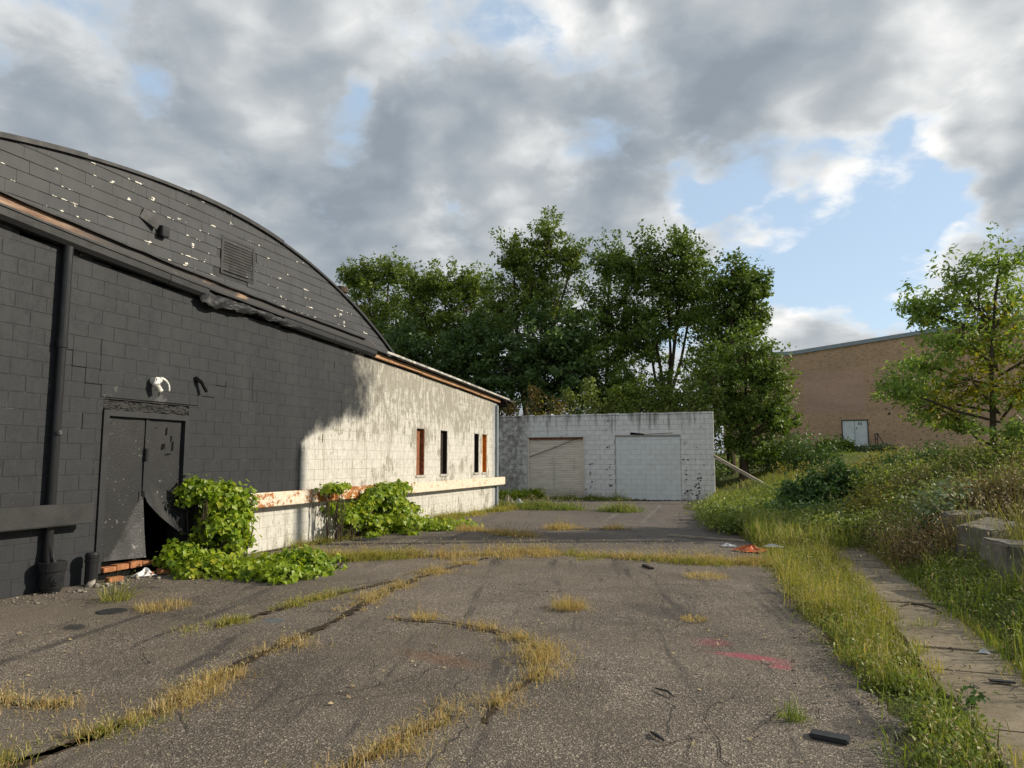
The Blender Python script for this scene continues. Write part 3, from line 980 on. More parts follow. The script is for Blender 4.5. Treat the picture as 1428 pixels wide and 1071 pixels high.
def build_warehouse():
    top = lambda y: eave(y) - 0.06
    rects = lay_blocks(2.2, 22.6, top, OPEN)

    def key(r):
        y, z = (r[0] + r[1]) / 2, (r[2] + r[3]) / 2
        vis = 0 if 5.6 < y else 1
        return vis * 1000 + math.hypot(y, 8.3)
    mount_blocks(rects, WH, M_WALL, lambda v, w=False: (v[0] + (XW if w else 0), v[1], v[2]), key=key)
    # core wall with mortar face, in pieces round the openings
    mb = MB()
    ys = sorted({2.2, 22.6, *[o[0] for o in OPEN], *[o[1] for o in OPEN], *np.arange(3, 22.5, 1.0)})
    for a, b in zip(ys[:-1], ys[1:]):
        mid = (a + b) / 2
        op = [o for o in OPEN if o[0] <= mid <= o[1]]
        zt = eave(mid) - 0.04
        if op:
            if op[0][2] > 0: mb.box(XW - 0.3, XW - 0.0042, a, b, -0.1, op[0][2])
            mb.box(XW - 0.3, XW - 0.0042, a, b, op[0][3], zt)
        else:
            mb.box(XW - 0.3, XW - 0.0042, a, b, -0.1, zt)
    mb.build('wall_core', M_MORT, WH)
    MB().box(-28, XW - 0.31, 22.28, 22.56, -0.1, 3.45).build('end_wall', M_MORT, WH)
    MB().box(-28, XW - 0.31, 2.2, 2.5, -0.1, 4.5).build('near_end_wall', M_BLACK, WH)
    # gable of shingles
    xg = XW + 0.015
    sh = []
    row, r = 0.16, 0
    z = 3.30
    while z < 5.85:
        y = 2.6 - (0.2 if r % 2 else 0) - 0.07 * (r % 3)
        while y < 16:
            w = 0.42
            a, b = y + 0.0015, y + w - 0.0015
            y += w
            ta, tb = min(z + row, arch(a) - 0.02), min(z + row, arch(b) - 0.02)
            zl = max(z, 0)
            if z + row < eave((a + b) / 2) + 0.12:
                continue
            if ta - zl < 0.0 and tb - zl < 0.0:
                continue
            if ta < zl:
                a = a + (b - a) * (zl - ta) / (tb - ta); ta = zl + 0.001
            if tb < zl:
                b = a + (b - a) * (ta - zl) / (ta - tb); tb = zl + 0.001
            if 9.36 < (a + b) / 2 < 10.16 and 4.66 < z + row / 2 < 5.30:
                continue
            sh.append((a, b, zl, ta, tb))
        z += row
        r += 1
    sh.sort(key=lambda s: (0 if s[0] > 5.5 else 1) * 1000 + s[0] ** 2 + 69)
    cache = {}
    restv, restf = [], []
    F = [(0, 1, 2, 3), (4, 7, 6, 5), (0, 4, 5, 1), (1, 5, 6, 2), (2, 6, 7, 3), (3, 7, 4, 0)]
    base = wloc(WH)
    for i, (a, b, zl, ta, tb) in enumerate(sh):
        t = random.uniform(-0.002, 0.002)
        lift = 0.012
        vs = [(lift, a, zl), (lift, b, zl), (0.003, b, tb + 0.004), (0.003, a, ta + 0.004), (0, a, zl), (0, b, zl), (-0.004, b, tb + 0.004), (-0.004, a, ta + 0.004)]
        if i < 300:
            k = (round(b - a, 3), round(ta - zl, 3), round(tb - zl, 3))
            if k not in cache:
                me = bpy.data.meshes.new('shingle')
                me.from_pydata([(p[0], p[1] - a, p[2] - zl) for p in vs], [], F)
                me.materials.append(M_SHING)
                cache[k] = me
            o = bpy.data.objects.new('shingle', cache[k])
            link(o, WH)
            o.location = Vector((xg + t, a, zl)) - base
        else:
            k = len(restv)
            restv.extend([(xg + p[0] + t, p[1], p[2]) for p in vs])
            restf.extend([tuple(k + q for q in f) for f in F])
    mb = MB(); mb.v, mb.f = restv, restf
    mb.build('shingle_courses', M_SHING, WH)['kind'] = 'stuff'
    # gable board behind and the vaulted roof
    mb = MB()
    ys = np.linspace(2.6, 15.55, 40)
    for a, b in zip(ys[:-1], ys[1:]):
        vs = [(x, y, zz) for x in (XW - 0.25, XW + 0.012) for y, zz in ((a, eave(a) + 0.1), (b, eave(b) + 0.1), (b, max(eave(b) + 0.101, arch(b) - 0.03)), (a, max(eave(a) + 0.101, arch(a) - 0.03)))]
        mb.add(vs, [(0, 1, 2, 3), (7, 6, 5, 4), (0, 4, 5, 1), (1, 5, 6, 2), (2, 6, 7, 3), (3, 7, 4, 0)])
    mb.build('gable_board', M_BLACK, WH)
    mb = MB()
    mb.grid(lambda u, v: (XW - 0.02 - 24 * v, 2.4 + 13.3 * u, arch(2.4 + 13.3 * u)), 40, 4)
    mb.grid(lambda u, v: (XW - 0.02 - 24 * v, 2.4 + 13.3 * u, arch(2.4 + 13.3 * u) - 0.12), 40, 4)
    mb.build('vault_roof', M_ROOF, WH)
    # rake trim in lengths, lapped
    cuts = [2.4, 4.6, 6.75, 8.6, 10.9, 13.2, 15.6]
    for q, (a, b) in enumerate(zip(cuts[:-1], cuts[1:])):
        mb = MB()
        lift = 0.02 * (q % 2)
        yy = np.linspace(a, b + 0.03, 9)
        for c, d in zip(yy[:-1], yy[1:]):
            vs = []
            for x0, x1, dz0, dz1 in ((XW - 0.05, XW + 0.06 + lift * 0.4, -0.035, 0.010 + lift),):
                vs = [(x, y, arch(y) + dz) for y in (c, d) for x, dz in ((x0, dz0), (x1, dz0), (x1, dz1), (x0, dz1))]
            mb.add(vs, [(0, 1, 2, 3), (7, 6, 5, 4), (0, 4, 5, 1), (1, 5, 6, 2), (2, 6, 7, 3), (3, 7, 4, 0)])
        mb.build('roof_edge', M_BLACK, WH)
    # low flat roof beyond the vault
    mb = MB()
    ys = [15.2, 17, 19, 21, 22.5, 23.7]
    for a, b in zip(ys[:-1], ys[1:]):
        vs = [(x, y, eave(y) + dz) for x in (-28, XW + 0.22) for y, dz in ((a, 0.09), (b, 0.09), (b, 0.17), (a, 0.17))]
        mb.add(vs, [(0, 1, 2, 3), (7, 6, 5, 4), (0, 4, 5, 1), (1, 5, 6, 2), (2, 6, 7, 3), (3, 7, 4, 0)])
    mb.build('flat_roof', M_ROOF, WH)

    def strip(name, y0, y1, x0, x1, dz0, dz1, mat, n=8, wob=0.0, parent=WH, gap=0.0):
        mb = MB()
        yy = np.linspace(y0, y1 - gap, n + 1)
        o = [random.uniform(-wob, wob) for _ in yy]
        for i in range(n):
            vs = [(x, yy[k], eave(yy[k]) + dz + o[k]) for k in (i, i + 1) for x, dz in ((x0, dz0), (x1, dz0), (x1, dz1), (x0, dz1))]
            fs = [(0, 4, 5, 1), (1, 5, 6, 2), (2, 6, 7, 3), (3, 7, 4, 0)]
            if i == 0: fs.append((0, 1, 2, 3))
            if i == n - 1: fs.append((7, 6, 5, 4))
            mb.add(vs, fs)
        return mb.build(name, mat, parent)
    # flashing skirt, ledges, gutter of the black part
    strip('flashing', 2.2, 14.4, XW - 0.02, XW + 0.05, 0.16, 0.30, M_FLASH, 40, 0.008)
    strip('ledge', 2.2, 14.9, XW - 0.02, XW + 0.13, 0.13, 0.165, M_BLACK, 40, 0.006)
    strip('drip_edge', 2.2, 13.9, XW - 0.02, XW + 0.105, 0.30, 0.325, M_BLACK, 40, 0.008)
    for a, b in ((2.2, 5.2), (5.2, 8.2), (8.2, 9.0), (10.9, 12.6), (12.6, 14.3)):
        gmb = MB()
        n = 10
        yy = np.linspace(a, b - 0.012, n + 1)
        prof = [(0.0, 0.12), (0.0, -0.02), (0.10, -0.02), (0.145, 0.03), (0.15, 0.115), (0.165, 0.125), (0.14, 0.128), (0.13, 0.04), (0.095, 0.0), (0.02, 0.0), (0.02, 0.12)]
        for i, y in enumerate(yy):
            gmb.v.extend([(XW + 0.003 + px_, y, eave(y) + pz_) for px_, pz_ in prof])
        m_ = len(prof)
        for i in range(n):
            for k in range(m_):
                k2 = (k + 1) % m_
                gmb.f.append((i * m_ + k, i * m_ + k2, (i + 1) * m_ + k2, (i + 1) * m_ + k))
        gmb.f.append(tuple(range(m_)))
        gmb.f.append(tuple(range(n * m_, (n + 1) * m_))[::-1])
        gmb.build('gutter', M_BLACK, WH)
    # crumpled torn flashing hanging where the gutter is missing
    rr = [[random.uniform(-1, 1) for _ in range(13)] for _ in range(41)]

    def torn(u, v):
        y = 8.85 + 2.6 * u
        drop = 0.05 + 0.12 * math.exp(-((u - 0.16) / 0.14) ** 2) + 0.035 * math.sin(u * 23) * (1 - u) + 0.012 * rr[int(u * 40)][0]
        k = rr[int(u * 40)][int(v * 12)]
        return (XW + 0.03 + 0.13 * math.sin(v * 2.2) + 0.010 * k + 0.018 * math.sin(u * 31 + v * 5), y + 0.05 * math.sin(v * 4 + u * 8), eave(y) + 0.15 - (drop + 0.13) * v + 0.012 * k * v)
    MB().grid(torn, 40, 12).build('torn_flashing', M_BLACK, WH)
    # fascia of bare boards beyond the paint
    ys = [14.3, 15.5, 16.75, 17.95, 19.2, 20.4, 21.6, 22.7]
    for a, b in zip(ys[:-1], ys[1:]):
        strip('fascia_board', a, b, XW + 0.02, XW + 0.10, -0.020 + random.uniform(-.008, .008), 0.075, M_ORANGE, 3, 0.0, gap=0.015)
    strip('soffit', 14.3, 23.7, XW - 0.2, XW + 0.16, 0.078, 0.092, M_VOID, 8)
    strip('white_roof_edge', 14.6, 23.2, XW + 0.22, XW + 0.25, 0.115, 0.165, M_WHITEMETAL, 16, 0.004)
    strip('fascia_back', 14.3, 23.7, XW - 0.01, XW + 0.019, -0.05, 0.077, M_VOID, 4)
    for k in range(4):
        y = 22.75 + 0.24 * k
        MB().bar((XW - 0.4, y, eave(y) - 0.02 - 0.02 * k), (XW + 0.25 - 0.06 * k, y + 0.1, eave(y) + 0.05 - 0.03 * k), 0.09, 0.05).build('broken_rafter', M_WINDARK, WH)
    for (y, z, l, a) in ((6.55, 4.25, 0.08, 0.2), (22.9, 3.60, 0.5, -0.15), (23.2, 3.55, 0.45, -0.2)):
        pass
    # vent pipe on the roof
    MB().lathe((-11.0, 17.14, 0), [(0.16, 3.6), (0.16, 6.25), (0.20, 6.27), (0.20, 6.42), (0.05, 6.46)], 14).build('roof_vent_pipe', M_BARK, WH)
    # louvre in the gable
    lv = MB()
    y0, y1, z0, z1 = 9.40, 10.12, 4.70, 5.26
    for a, b, c, d in ((y0 - 0.05, y0, z0 - 0.04, z1 + 0.04), (y1, y1 + 0.05, z0 - 0.04, z1 + 0.04), (y0, y1, z0 - 0.04, z0), (y0, y1, z1, z1 + 0.04)):
        lv.box(XW - 0.02, XW + 0.034, a, b, c, d)
    lvo = lv.build('louvre_vent', M_BLACK, WH)
    MB().box(XW + 0.013, XW + 0.017, y0, y1, z0, z1).build('backing', M_VOID, lvo)
    for k in range(11):
        z = z0 + 0.025 + k * (z1 - z0 - 0.03) / 11
        MB().add([(XW + 0.030, y0, z), (XW + 0.030, y1, z), (XW + 0.019, y1, z + 0.050), (XW + 0.019, y0, z + 0.050), (XW + 0.026, y0, z - 0.004), (XW + 0.026, y1, z - 0.004), (XW + 0.018, y1, z + 0.036), (XW + 0.018, y0, z + 0.036)],
                 F).build('slat', M_SLAT, lvo)
    # small hatch and box on the gable
    MB().bar((XW + 0.03, 7.72, 5.14), (XW + 0.09, 7.98, 5.02), 0.02, 0.16).build('lifted_hatch', M_BLACK, WH)
    MB().box(XW + 0.02, XW + 0.12, 8.02, 8.17, 4.88, 5.04, 0.01).build('vent_box', M_BLACKG, WH)

    # ---------------- door
    dr = empty('double_door', (XW, 8.06, 0.2), parent=WH)
    fr = MB()
    fr.box(XW - 0.12, XW + 0.025, 7.30, 7.39, 0.10, 2.27)
    fr.box(XW - 0.12, XW + 0.025, 8.75, 8.83, 0.10, 2.27)
    fr.box(XW - 0.12, XW + 0.026, 7.302, 8.828, 2.19, 2.27)
    fr.build('frame', M_BLACK, dr)
    xd = XW - 0.035

    def left_leaf(u, v):
        y, z = 7.392 + 0.672 * u, 0.24 + 1.945 * v
        d = max(0, (u - 0.25) * 0.55 - v * 0.9)
        return (xd + 0.30 * d + 0.004 * math.sin(u * 9 + v * 13) , y, z - 0.02 * d)
    mb = MB().grid(left_leaf, 16, 40)
    # bent-out corner of the left leaf: chipped sheet, painted paler as if sunlit
    up, lowf = [], []
    for f in mb.f:
        cy = sum(mb.v[i][1] for i in f) / 4
        cz = sum(mb.v[i][2] for i in f) / 4
        (lowf if (cz - 0.24) < (cy - 7.45) * 0.95 - 0.02 else up).append(f)
    m1 = MB(); m1.v, m1.f = mb.v, up
    m2 = MB(); m2.v, m2.f = mb.v, lowf

    def clean(mb):
        used = sorted({i for f in mb.f for i in f})
        mp = {k: i for i, k in enumerate(used)}
        o = MB(); o.v = [mb.v[k] for k in used]; o.f = [tuple(mp[i] for i in f) for f in mb.f]
        return o
    clean(m1).build('door_leaf', M_DOOR, dr)
    clean(m2).build('bent_kick_sheet', M_DOORLOW, dr)

    def tear(y):                       # lower edge of the torn right leaf
        t = max(0.0, (y - 8.075) / 0.675)
        return 1.06 - 0.62 * min(1, t * 0.5 + 0.5 * t ** 0.55)

    def right_leaf(u, v):
        y = 8.072 + 0.675 * u
        zb = tear(y)
        z = zb + (2.185 - zb) * v
        curl = max(0, 1 - v * 3.2)
        return (xd + 0.004 * math.sin(u * 11 + v * 9) + 0.11 * curl ** 2 * (0.3 + u), y, z + 0.02 * curl)
    MB().grid(right_leaf, 16, 40).build('door_leaf', M_DOOR, dr)
    MB().box(xd - 0.002, xd + 0.02, 8.045, 8.095, 1.08, 2.18).build('astragal', M_DOOR, dr)
    MB().box(xd + 0.02, xd + 0.045, 8.045, 8.10, 1.58, 1.76, 0.006).build('hasp', M_BLACKG, dr)
    MB().tube([(xd + 0.03, 8.00, 1.17), (xd + 0.06, 8.02, 1.15), (xd + 0.06, 8.02, 1.05), (xd + 0.03, 8.0, 1.03)], 0.008, 6).build('handle', M_BLACKG, dr)
    for (y, z, w, h) in ((8.42, 1.95, 0.03, 0.13), (8.52, 1.86, 0.025, 0.10), (8.36, 1.74, 0.06, 0.10), (8.55, 1.72, 0.03, 0.16), (8.43, 1.66, 0.12, 0.03), (8.22, 2.05, 0.05, 0.02)):
        MB().add([(xd + 0.010, y, z), (xd + 0.013, y + w, z + 0.02), (xd + 0.02, y + w * 0.8, z + h), (xd + 0.011, y + w * 0.2, z + h * 0.9)], [(0, 1, 2, 3)]).build('peeled_flap', M_VOID, dr)
    # room behind the torn door
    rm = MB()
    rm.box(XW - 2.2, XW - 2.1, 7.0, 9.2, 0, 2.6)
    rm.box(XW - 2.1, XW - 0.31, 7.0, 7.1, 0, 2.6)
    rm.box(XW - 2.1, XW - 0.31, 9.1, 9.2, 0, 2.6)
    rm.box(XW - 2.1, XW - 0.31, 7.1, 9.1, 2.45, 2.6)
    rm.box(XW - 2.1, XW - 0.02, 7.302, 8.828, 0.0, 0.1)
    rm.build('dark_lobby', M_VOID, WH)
    for k in range(4):
        MB().box(XW - 0.10, XW + 0.045 - 0.01 * (k % 2), 7.42 + 0.215 * k, 7.42 + 0.215 * k + 0.2, 0.103, 0.165 + 0.012 * (k % 3), 0.006).build('sill_brick', M_BRICKBIT, dr)
    # crumbling lintel over the door
    lm = MB()

    def lint(u, v):
        y = 7.27 + 1.62 * u
        return (XW + 0.004 - 0.03 * (random.random() ** 2) - 0.035 * math.exp(-((v - 0.9) / 0.08) ** 2), y, 2.275 + 0.15 * v + 0.01 * math.sin(u * 30))
    lm.grid(lint, 48, 9).build('crumbled_lintel', M_CRUMB, WH)

    # cracks following the joints: dark slots
    def crack(pts, w=0.010):
        mb = MB()
        for (a, b) in zip(pts[:-1], pts[1:]):
            (y0_, z0_), (y1_, z1_) = a, b
            mb.box(XW - 0.008, XW + 0.0022, min(y0_, y1_) - w / 2, max(y0_, y1_) + w / 2, min(z0_, z1_) - w / 2, max(z0_, z1_) + w / 2)
        mb.build('crack', M_VOID, WH)
    crack([(6.62, 3.0), (6.80, 3.0)]); crack([(6.80, 3.0), (6.80, 2.8)]); crack([(6.80, 2.8), (7.0, 2.8)]); crack([(7.0, 2.8), (7.0, 2.6)]); crack([(7.0, 2.6), (7.25, 2.6)]); crack([(7.25, 2.6), (7.25, 2.44)]); crack([(7.25, 2.44), (8.0, 2.44)])
    crack([(8.0, 2.44), (9.0, 2.44)], 0.014); crack([(9.1, 2.6), (9.35, 2.6)], 0.014); crack([(9.4, 2.8), (9.62, 2.8)]); crack([(9.62, 2.8), (9.62, 2.88)], 0.016)
    crack([(7.22, 3.22), (7.22, 2.78)], 0.007); crack([(10.28, 3.1), (10.28, 2.62)], 0.010); crack([(7.0, 2.2), (7.0, 2.0)], 0.008)
    crack([(13.1, 2.85), (13.1, 2.3)], 0.012); crack([(15.6, 3.0), (15.6, 2.3)], 0.012); crack([(12.45, 2.1), (12.45, 1.95)], 0.02); crack([(12.8, 3.6), (12.8, 3.5)], 0.02)
    # small black bracket left on the wall
    MB().bar((XW, 8.93, 2.88), (XW + 0.07, 9.0, 2.80), 0.07, 0.05).bar((XW + 0.06, 8.99, 2.82), (XW + 0.10, 9.08, 2.66), 0.05, 0.03).build('broken_bracket', M_VOID, WH)

    # ---------------- narrow boarded windows
    for (oa, ob, z0_, z1_), mt in zip(OPEN[1:], (M_WINBROWN, M_WINDARK, M_WINDARK, M_WINORANGE)):
        wo = empty('window', (XW, (oa + ob) / 2, z0_), parent=WH)
        MB().box(XW - 0.16, XW - 0.11, oa, ob, z0_, z1_ - 0.02).build('board', mt, wo)
        w = MB()
        w.box(XW - 0.11, XW - 0.01, oa, oa + 0.025, z0_, z1_)
        w.box(XW - 0.11, XW - 0.01, ob - 0.025, ob, z0_, z1_)
        w.build('frame', mt, wo)
        MB().box(XW - 0.11, XW + 0.03, oa - 0.04, ob + 0.04, z0_ - 0.06, z0_ - 0.002).build('sill', M_MORT, wo)

    # ---------------- downspout with its pots
    ds = MB()
    ds.tube([(XW + 0.075, 6.58, 4.30), (XW + 0.075, 6.58, 3.05)], 0.060, 18)
    o = ds.build('downspout', M_BLACKG, WH, smooth=False)
    MB().tube([(XW + 0.072, 6.58, 3.06), (XW + 0.070, 6.58, 0.35)], 0.054, 18).tube([(XW + 0.074, 6.58, 3.10), (XW + 0.074, 6.58, 3.0)], 0.066, 18).build('lower_pipe', M_BLACKG, o)
    MB().tube([(XW + 0.09, 6.59, 1.95), (XW + 0.10, 6.60, 1.90)], 0.06, 16).build('strap', M_BLACK, o)
    rag = MB()
    for k in range(7):
        a = k * 0.9
        rag.add([(XW + 0.12 + 0.05 * math.cos(a), 6.59 + 0.05 * math.sin(a), 0.34), (XW + 0.12 + 0.07 * math.cos(a + .5), 6.59 + 0.07 * math.sin(a + .5), 0.34), (XW + 0.10 + 0.04 * math.cos(a), 6.57 + 0.04 * math.sin(a + .3), 0.56 + 0.03 * math.sin(k * 2.2))], [(0, 1, 2)])
    rag.build('splash_boot', M_BLACK, o)
    c = (XW + 0.15, 6.59, 0)
    po = MB().lathe(c, [(0.10, 0.0), (0.115, 0.05), (0.13, 0.06), (0.135, 0.25), (0.15, 0.26), (0.155, 0.36), (0.14, 0.37), (0.12, 0.36)], 24).build('drain_pot', M_BLACKG, o)
    cap = MB().tube([(c[0] + 0.10, 6.58, 0.17), (c[0] + 0.165, 6.53, 0.17)], 0.065, 18).tube([(c[0] + 0.16, 6.534, 0.17), (c[0] + 0.175, 6.522, 0.17)], 0.035, 14)
    cap.build('cleanout_cap', M_BLACK, o)

    # ---------------- bumper beams
    MB().box(XW + 0.13, XW + 0.22, 1.5, 7.07, 0.79, 1.055, 0.012).build('timber_beam', M_BWOOD, WH)
    MB().box(XW, XW + 0.13, 5.2, 5.4, 0.85, 1.0).build('beam_bracket', M_BLACK, WH)
    for (a, b, dz) in ((9.30, 11.86, 0.0), (11.90, 16.0, 0.006), (16.05, 22.9, -0.004)):
        mb = MB()
        mb.box(XW + 0.12, XW + 0.20, a, b, 0.78 + dz, 1.03 + dz, 0.008)
        bo = mb.build('steel_beam', M_BEAM, WH)
    st = MB().box(XW + 0.118, XW + 0.2025, 11.66, 11.90, 0.775, 1.033)
    for y in (10.0, 11.6, 13.5, 15.5, 17.5, 19.5, 21.5, 22.5):
        MB().box(XW, XW + 0.118, y, y + 0.1, 0.82, 0.99).build('beam_bracket', M_WINDARK, WH)
    # corner of the end wall
    MB().tube([(XW + 0.04, 22.52, 3.4), (XW + 0.04, 22.52, 0.1)], 0.05, 10).build('corner_downspout', M_COPING, WH)


build_warehouse()


def build_flood():
    t = empty('wall_light', (XW, 8.12, 2.68), 'white weatherproof wall light with curved arm on the black block wall above the door', 'wall light')
    t.scale = (.8, .8, .8)
    y, z = 8.10, 2.72
    MB().tube([(XW, y, z + 0.03), (XW + 0.03, y, z + 0.03)], 0.065, 18).build('back_plate', M_WHITE, t, True)
    MB().box(XW + 0.03, XW + 0.16, y - 0.075, y + 0.085, z + 0.0, z + 0.095, 0.02).build('junction_box', M_WHITE, t)
    n = 14
    arm = []
    for k in range(n):
        a = R(95 - k * 8.5)
        arm.append((XW + 0.14 + 0.02 * k / n, y + 0.05 + 0.19 * math.cos(a), z - 0.095 + 0.175 * math.sin(a)))
    MB().tube(arm, [0.026 - 0.0009 * k for k in range(n)], 10).build('curved_arm', M_WHITE, t, True)
    MB().tube([(XW + 0.11, y - 0.02, z + 0.02), (XW + 0.12, y - 0.03, z - 0.05), (XW + 0.125, y - 0.025, z - 0.055), (XW + 0.14, y + 0.02, z - 0.12)], [0.055, 0.068, 0.05, 0.055], 16).build('lamp_holder', M_WHITE, t, True)
    MB().tube([(XW + 0.135, y + 0.005, z - 0.10), (XW + 0.155, y + 0.05, z - 0.165)], [0.046, 0.05], 16).build('lamp', M_WHITE, t, True)


build_flood()


# ------------------------------------------------------------------ block garage at the end of the yard
YG = 29.1
GA = empty('block_garage', (-6.3, YG + 0.2, 0), 'low garage of dirty white concrete blocks with a roller door and blocked up opening', 'garage')
GX0, GX1 = -12.6, -1.68


def build_garage():
    rd = (-9.33, -6.85, 0.0, 2.52)
    bo = (-5.57, -2.95, 0.0, 2.52)
    top = lambda x: 3.40 + 0.0 * x
    place = lambda v, w=False: (v[1], (YG if w else 0) - v[0], v[2])
    rects = lay_blocks(GX0, GX1, top, [rd, bo], joint=0.010)
    mount_blocks(rects, GA, M_GAR, place, key=lambda r: abs((r[0] + r[1]) / 2 + 5.5), jit=0.004)
    inf = lay_blocks(bo[0] + 0.03, bo[1] - 0.02, lambda x: 2.50, [], joint=0.007)
    place2 = lambda v, w=False: (v[1], (YG + 0.025 if w else 0) - v[0], v[2])
    mount_blocks(inf, GA, M_INF, place2, name='infill_block', jit=0.002)
    core = MB()
    for a, b, c, d in ((GX0, rd[0], -0.1, 3.39), (rd[1], bo[0], -0.1, 3.39), (bo[1], GX1 - 0.005, -0.1, 3.39), (rd[0], rd[1], 2.52, 3.39), (bo[0], bo[1], 2.52, 3.39)):
        core.box(a, b, YG + 0.008, YG + 0.2, c, d)
    core.build('wall_core', M_GARM, GA)
    MB().box(bo[0], bo[1], YG + 0.034, YG + 0.19, -0.1, 2.519).build('infill_core', M_INFM, GA)
    MB().box(GX0, GX1 - 0.45, YG + 0.2, YG + 6, -0.1, 3.05).build('body', M_GARM, GA)
    # coping blocks, uneven
    x = GX0
    while x < GX1 - 0.1:
        w = min(random.choice([0.38, 0.4, 0.41, 0.6]), GX1 - x)
        MB().box(x + 0.004, x + w - 0.004, YG - 0.02, YG + 0.22, 3.403, 3.47 + random.uniform(-0.02, 0.015) + 0.02 * (x - GX0) / 11, 0.008).build('coping_block', M_GAR, GA)
        x += w
    # lintels
    MB().box(rd[0] - 0.35, rd[1] + 0.3, YG - 0.014, YG + 0.05, 2.53, 2.60, 0.012).build('lintel', M_GAR, GA)
    MB().box(bo[0] - 0.2, bo[1] + 0.15, YG - 0.012, YG + 0.05, 2.585, 2.76, 0.012).build('lintel', M_GAR, GA)
    MB().add([(-4.95, YG - 0.016, 2.60), (-4.35, YG - 0.016, 2.585), (-4.4, YG - 0.016, 2.64), (-4.93, YG - 0.016, 2.70)], [(0, 1, 2, 3)]).add([(-4.35, YG - 0.016, 2.60), (-3.3, YG - 0.016, 2.645), (-3.2, YG - 0.016, 2.67), (-4.4, YG - 0.016, 2.615)], [(0, 1, 2, 3)]).build('lintel_crack', M_VOID, GA)
    # roller door: interlocked slats
    ro = empty('roller_door', ((rd[0] + rd[1]) / 2, YG + 0.1, 0), parent=GA)
    n = 34
    mb = MB()
    prof = []
    for k in range(n):
        z0 = 2.47 * k / n
        h = 2.47 / n
        prof += [(0.0, z0), (0.014, z0 + 0.25 * h), (0.014, z0 + 0.7 * h), (0.0, z0 + 0.95 * h)]
    prof.append((0.0, 2.47))
    for x in (rd[0] + 0.06, rd[1] - 0.06):
        mb.v.extend([(x, YG + 0.12 - d, z + 0.04) for d, z in prof])
    m_ = len(prof)
    mb.f = [(i, m_ + i, m_ + i + 1, i + 1) for i in range(m_ - 1)]
    mb.build('slats', M_ROLL, ro)
    MB().box(rd[0] + 0.06, rd[1] - 0.06, YG + 0.085, YG + 0.125, 0.0, 0.09, 0.005).build('bottom_rail', M_ROLL, ro)
    for x in (rd[0] + 0.004, rd[1] - 0.06):
        MB().box(x, x + 0.056, YG + 0.02, YG + 0.15, 0, 2.515).build('guide_rail', M_ROLL, ro)
    MB().box(rd[0] + 0.004, rd[1] - 0.004, YG + 0.05, YG + 0.2, 2.44, 2.515).build('head_box', M_WINBROWN, ro)
    MB().box(rd[0], rd[1], YG + 0.17, YG + 0.25, 0, 2.52).build('backing', M_VOID, ro)
    MB().tube([(-9.25, YG + 0.07, 1.72), (-8.2, YG + 0.04, 2.08), (-7.1, YG + 0.02, 2.50)], 0.014, 6).build('slack_cable', M_DARKMETAL, GA)
    # weathered patches where the block face has spalled
    for cx, cz, w, h, n_ in ((-2.32, 0.35, 0.16, 0.95, 26), (-2.75, 0.25, 0.2, 0.35, 12), (-6.6, 0.9, 0.12, 1.3, 14), (-5.8, 0.9, 0.1, 1.6, 14), (-2.75, 1.3, 0.1, 1.0, 10)):
        V = []
        mb = MB()
        for k in range(n_):
            x, z = cx + random.gauss(0, w * 0.5), max(0.03, cz + random.gauss(0, h * 0.4))
            s = random.uniform(0.02, 0.06)
            vs = [(x + s * math.cos(a) * random.uniform(.6, 1.2), YG - 0.006, z + s * 0.7 * math.sin(a) * random.uniform(.6, 1.2)) for a in np.linspace(0, 6.28, 7)[:-1]]
            mb.add(vs, [(0, 1, 2, 3, 4, 5)])
        mb.build('spalled_patch', M_STONEDARK, GA)


M_STONEDARK = plain('spalled_block', (0.14, 0.13, 0.115), 0.95, 0.1, var=0.5, scale=20)
build_garage()


